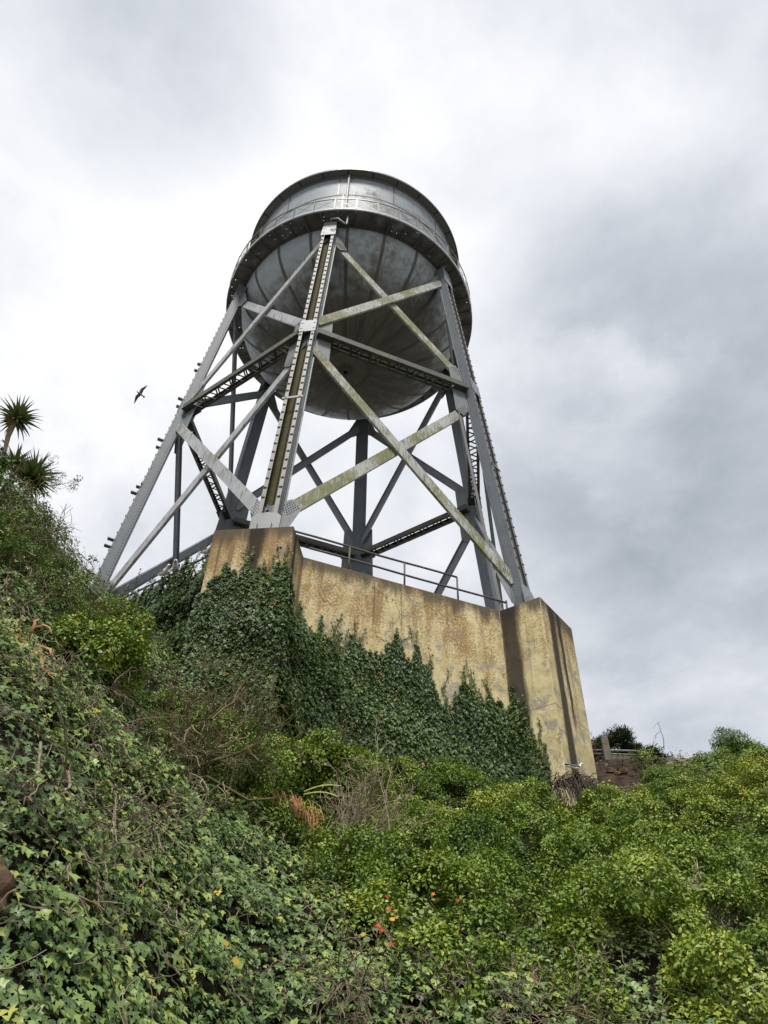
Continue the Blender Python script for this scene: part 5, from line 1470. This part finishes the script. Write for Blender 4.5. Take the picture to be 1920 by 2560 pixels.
def perched_gull(loc, yaw, pitch, label, scale=1.0, head_down=0.0, back=M_SLATE):
    th = thing('seagull', loc, label, 'gull', 'perched gulls')
    th.rotation_euler = Euler((0, 0, yaw)); th.scale = (scale,) * 3
    c, s = math.cos(pitch), math.sin(pitch)
    def tl(x, z): return c * x - s * z, s * x + c * z + 0.17
    st = [(-0.26, 0.015, 0.018, 0.010), (-0.20, 0.012, 0.045, 0.025), (-0.12, 0.0, 0.065, 0.052), (-0.02, -0.008, 0.082, 0.078), (0.07, 0.0, 0.078, 0.080), (0.13, 0.035, 0.056, 0.062), (0.165, 0.085, 0.040, 0.045), (0.18, 0.125 - head_down, 0.040, 0.042), (0.205, 0.145 - head_down, 0.041, 0.038), (0.235, 0.142 - head_down, 0.030, 0.027), (0.255, 0.138 - head_down, 0.014, 0.013)]
    local(ring_body([tl(x, z) + (ry, rz) for x, z, ry, rz in st]), 'body', M_WHITE, th)
    for sd in (-1, 1):
        w = MB(); V = []
        for x, z, hz in ((0.10, 0.030, 0.030), (0.02, 0.042, 0.055), (-0.10, 0.040, 0.050), (-0.20, 0.045, 0.030), (-0.26, 0.055, 0.015)):
            for q, (dy, dz) in enumerate(((0.030, 1.0), (0.088, 0.2), (0.086, -0.9), (0.06, -0.8))):
                sc_ = 1 - max(0, -x - 0.05) * 2.6
                X_, Z_ = tl(x, z + dz * hz); V.append((X_, sd * dy * sc_, Z_))
        F = [(i * 4 + j, i * 4 + (j + 1) % 4, (i + 1) * 4 + (j + 1) % 4, (i + 1) * 4 + j) for i in range(4) for j in range(4)] + [(3, 2, 1, 0), (16, 17, 18, 19)]
        local(w.add(V, F), 'wing', back, th)
        tp = MB(); a = tl(-0.22, 0.05); b = tl(-0.38, 0.085); tp.beam((a[0], sd * 0.03, a[1]), (b[0], sd * 0.012, b[1]), (0, 1, 0), 0.018, 0.012); local(tp, 'wing_tip', M_BLACK, th)
        lg_ = MB().tube([(0.02, sd * 0.03, 0.12), (0.015, sd * 0.03, 0.055), (0.02, sd * 0.03, 0.0)], 0.008, 6); lg_.box((0.04, sd * 0.03, 0.004), (1, 0, 0), (0, 1, 0), (0, 0, 1), 0.035, 0.02, 0.004); local(lg_, 'leg', M_FOOT, th)
    tb = MB(); a = tl(-0.22, 0.012); b = tl(-0.33, 0.02); tb.beam((a[0], 0, a[1]), (b[0], 0, b[1]), (0, 0, 1), 0.045, 0.008); local(tb, 'tail', M_WHITE, th)
    bx, bz = tl(0.25, 0.136 - head_down); bl = MB().tube([(bx, 0, bz), (bx + 0.035, 0, bz - 0.006), (bx + 0.058, 0, bz - 0.022)], [0.014, 0.012, 0.004], 8); local(bl, 'bill', M_BILL, th)
    for sd in (-1, 1):
        ex, ez = tl(0.222, 0.150 - head_down); e_ = MB().rivet((ex, sd * 0.036, ez), (0, sd, 0.1), 0.006); local(e_, 'eye', M_BLACK, th)
    return th


def railP(s): return nL3 * 7.45 + tL3 * s + np.array([0, 0, -0.43])


yawL = math.atan2(-tL3[1], -tL3[0])
perched_gull(tuple(railP(-0.18)), yawL - 0.25, -0.25, 'white gull with lowered tail, lowest of the three on the dark handrail', 1.25)
perched_gull(tuple(railP(-0.72)), yawL - 0.75, -0.42, 'gull with dark crossed wing tips raised, middle one on the dark handrail', 1.3, 0.05)
perched_gull(tuple(railP(-2.05)), yawL - 0.2, -0.30, 'gull half hidden by ivy on the dark handrail next to the front pier', 1.25)
perched_gull((7.62, -6.78, -6.60), R(18), 0.02, 'white gull with slate back and yellow bill standing on dry vines by the right pier', 0.68)


def flying_gull(loc, rot, label, scale):
    th = thing('flying_seagull', loc, label, 'gull'); th.rotation_euler = rot; th.scale = (scale,) * 3
    st = [(-0.24, 0.0, 0.035, 0.008), (-0.16, 0.0, 0.035, 0.022), (-0.05, 0, 0.055, 0.048), (0.06, 0, 0.06, 0.052), (0.14, 0.005, 0.042, 0.042), (0.19, 0.012, 0.034, 0.034), (0.225, 0.012, 0.027, 0.026), (0.25, 0.01, 0.012, 0.012)]
    local(ring_body(st), 'body', M_BROWNF, th)
    tl_ = MB().prism([(-0.18, -0.03, 0), (-0.18, 0.03, 0), (-0.33, 0.06, 0), (-0.34, 0, 0), (-0.33, -0.06, 0)], (0, 0, 1), 0.008); local(tl_, 'tail', M_BROWNF, th, False)
    for sd in (-1, 1):
        V = []; le = [(0.10, 0.04, 0.0), (0.15, 0.16, 0.05), (0.17, 0.28, 0.075), (0.11, 0.40, 0.06), (0.03, 0.54, 0.02), (-0.05, 0.66, -0.02)]
        te = [(-0.08, 0.04, 0.0), (-0.05, 0.16, 0.05), (-0.01, 0.28, 0.075), (-0.03, 0.40, 0.06), (-0.05, 0.54, 0.02), (-0.075, 0.67, -0.02)]
        for z in (0.009, -0.009):
            for a, b in zip(le, te): V += [(a[0], sd * a[1], a[2] + z), (b[0], sd * b[1], b[2] + z * 0.3)]
        n = 12; F = []
        for i in range(5): F += [(i * 2, i * 2 + 1, i * 2 + 3, i * 2 + 2), (n + i * 2 + 2, n + i * 2 + 3, n + i * 2 + 1, n + i * 2), (i * 2, i * 2 + 2, n + i * 2 + 2, n + i * 2), (i * 2 + 1, n + i * 2 + 1, n + i * 2 + 3, i * 2 + 3)]
        F += [(10, 11, n + 11, n + 10)]
        w = local(MB().add(V, F), 'wing', M_BROWNF, th)
    bl = MB().tube([(0.245, 0, 0.01), (0.30, 0, 0.0)], [0.011, 0.003], 6); local(bl, 'bill', M_BILL, th)
    return th


def facing(X, Z):
    X = unit(X); Z = np.array(Z, float); Z = unit(Z - X * (X @ Z)); Y = np.cross(Z, X)
    return Matrix((tuple(map(float, (X[0], Y[0], Z[0]))), tuple(map(float, (X[1], Y[1], Z[1]))), tuple(map(float, (X[2], Y[2], Z[2]))))).to_euler()


flying_gull((-6.68, -6.24, 8.77), facing((-0.76, -0.48, 0.43), (-0.25, 0.60, 0.76)), 'gull gliding with outstretched wings in open sky left of the tower', 0.66)
flying_gull((-3.5, -2.57, 11.2), facing((0.95, -0.1, 0.15), (0.1, 0.95, 0.25)), 'gull flying between the braces just left of the back leg', 0.36)

for o in list(SC.objects):
    if '_o' in o: del o['_o']
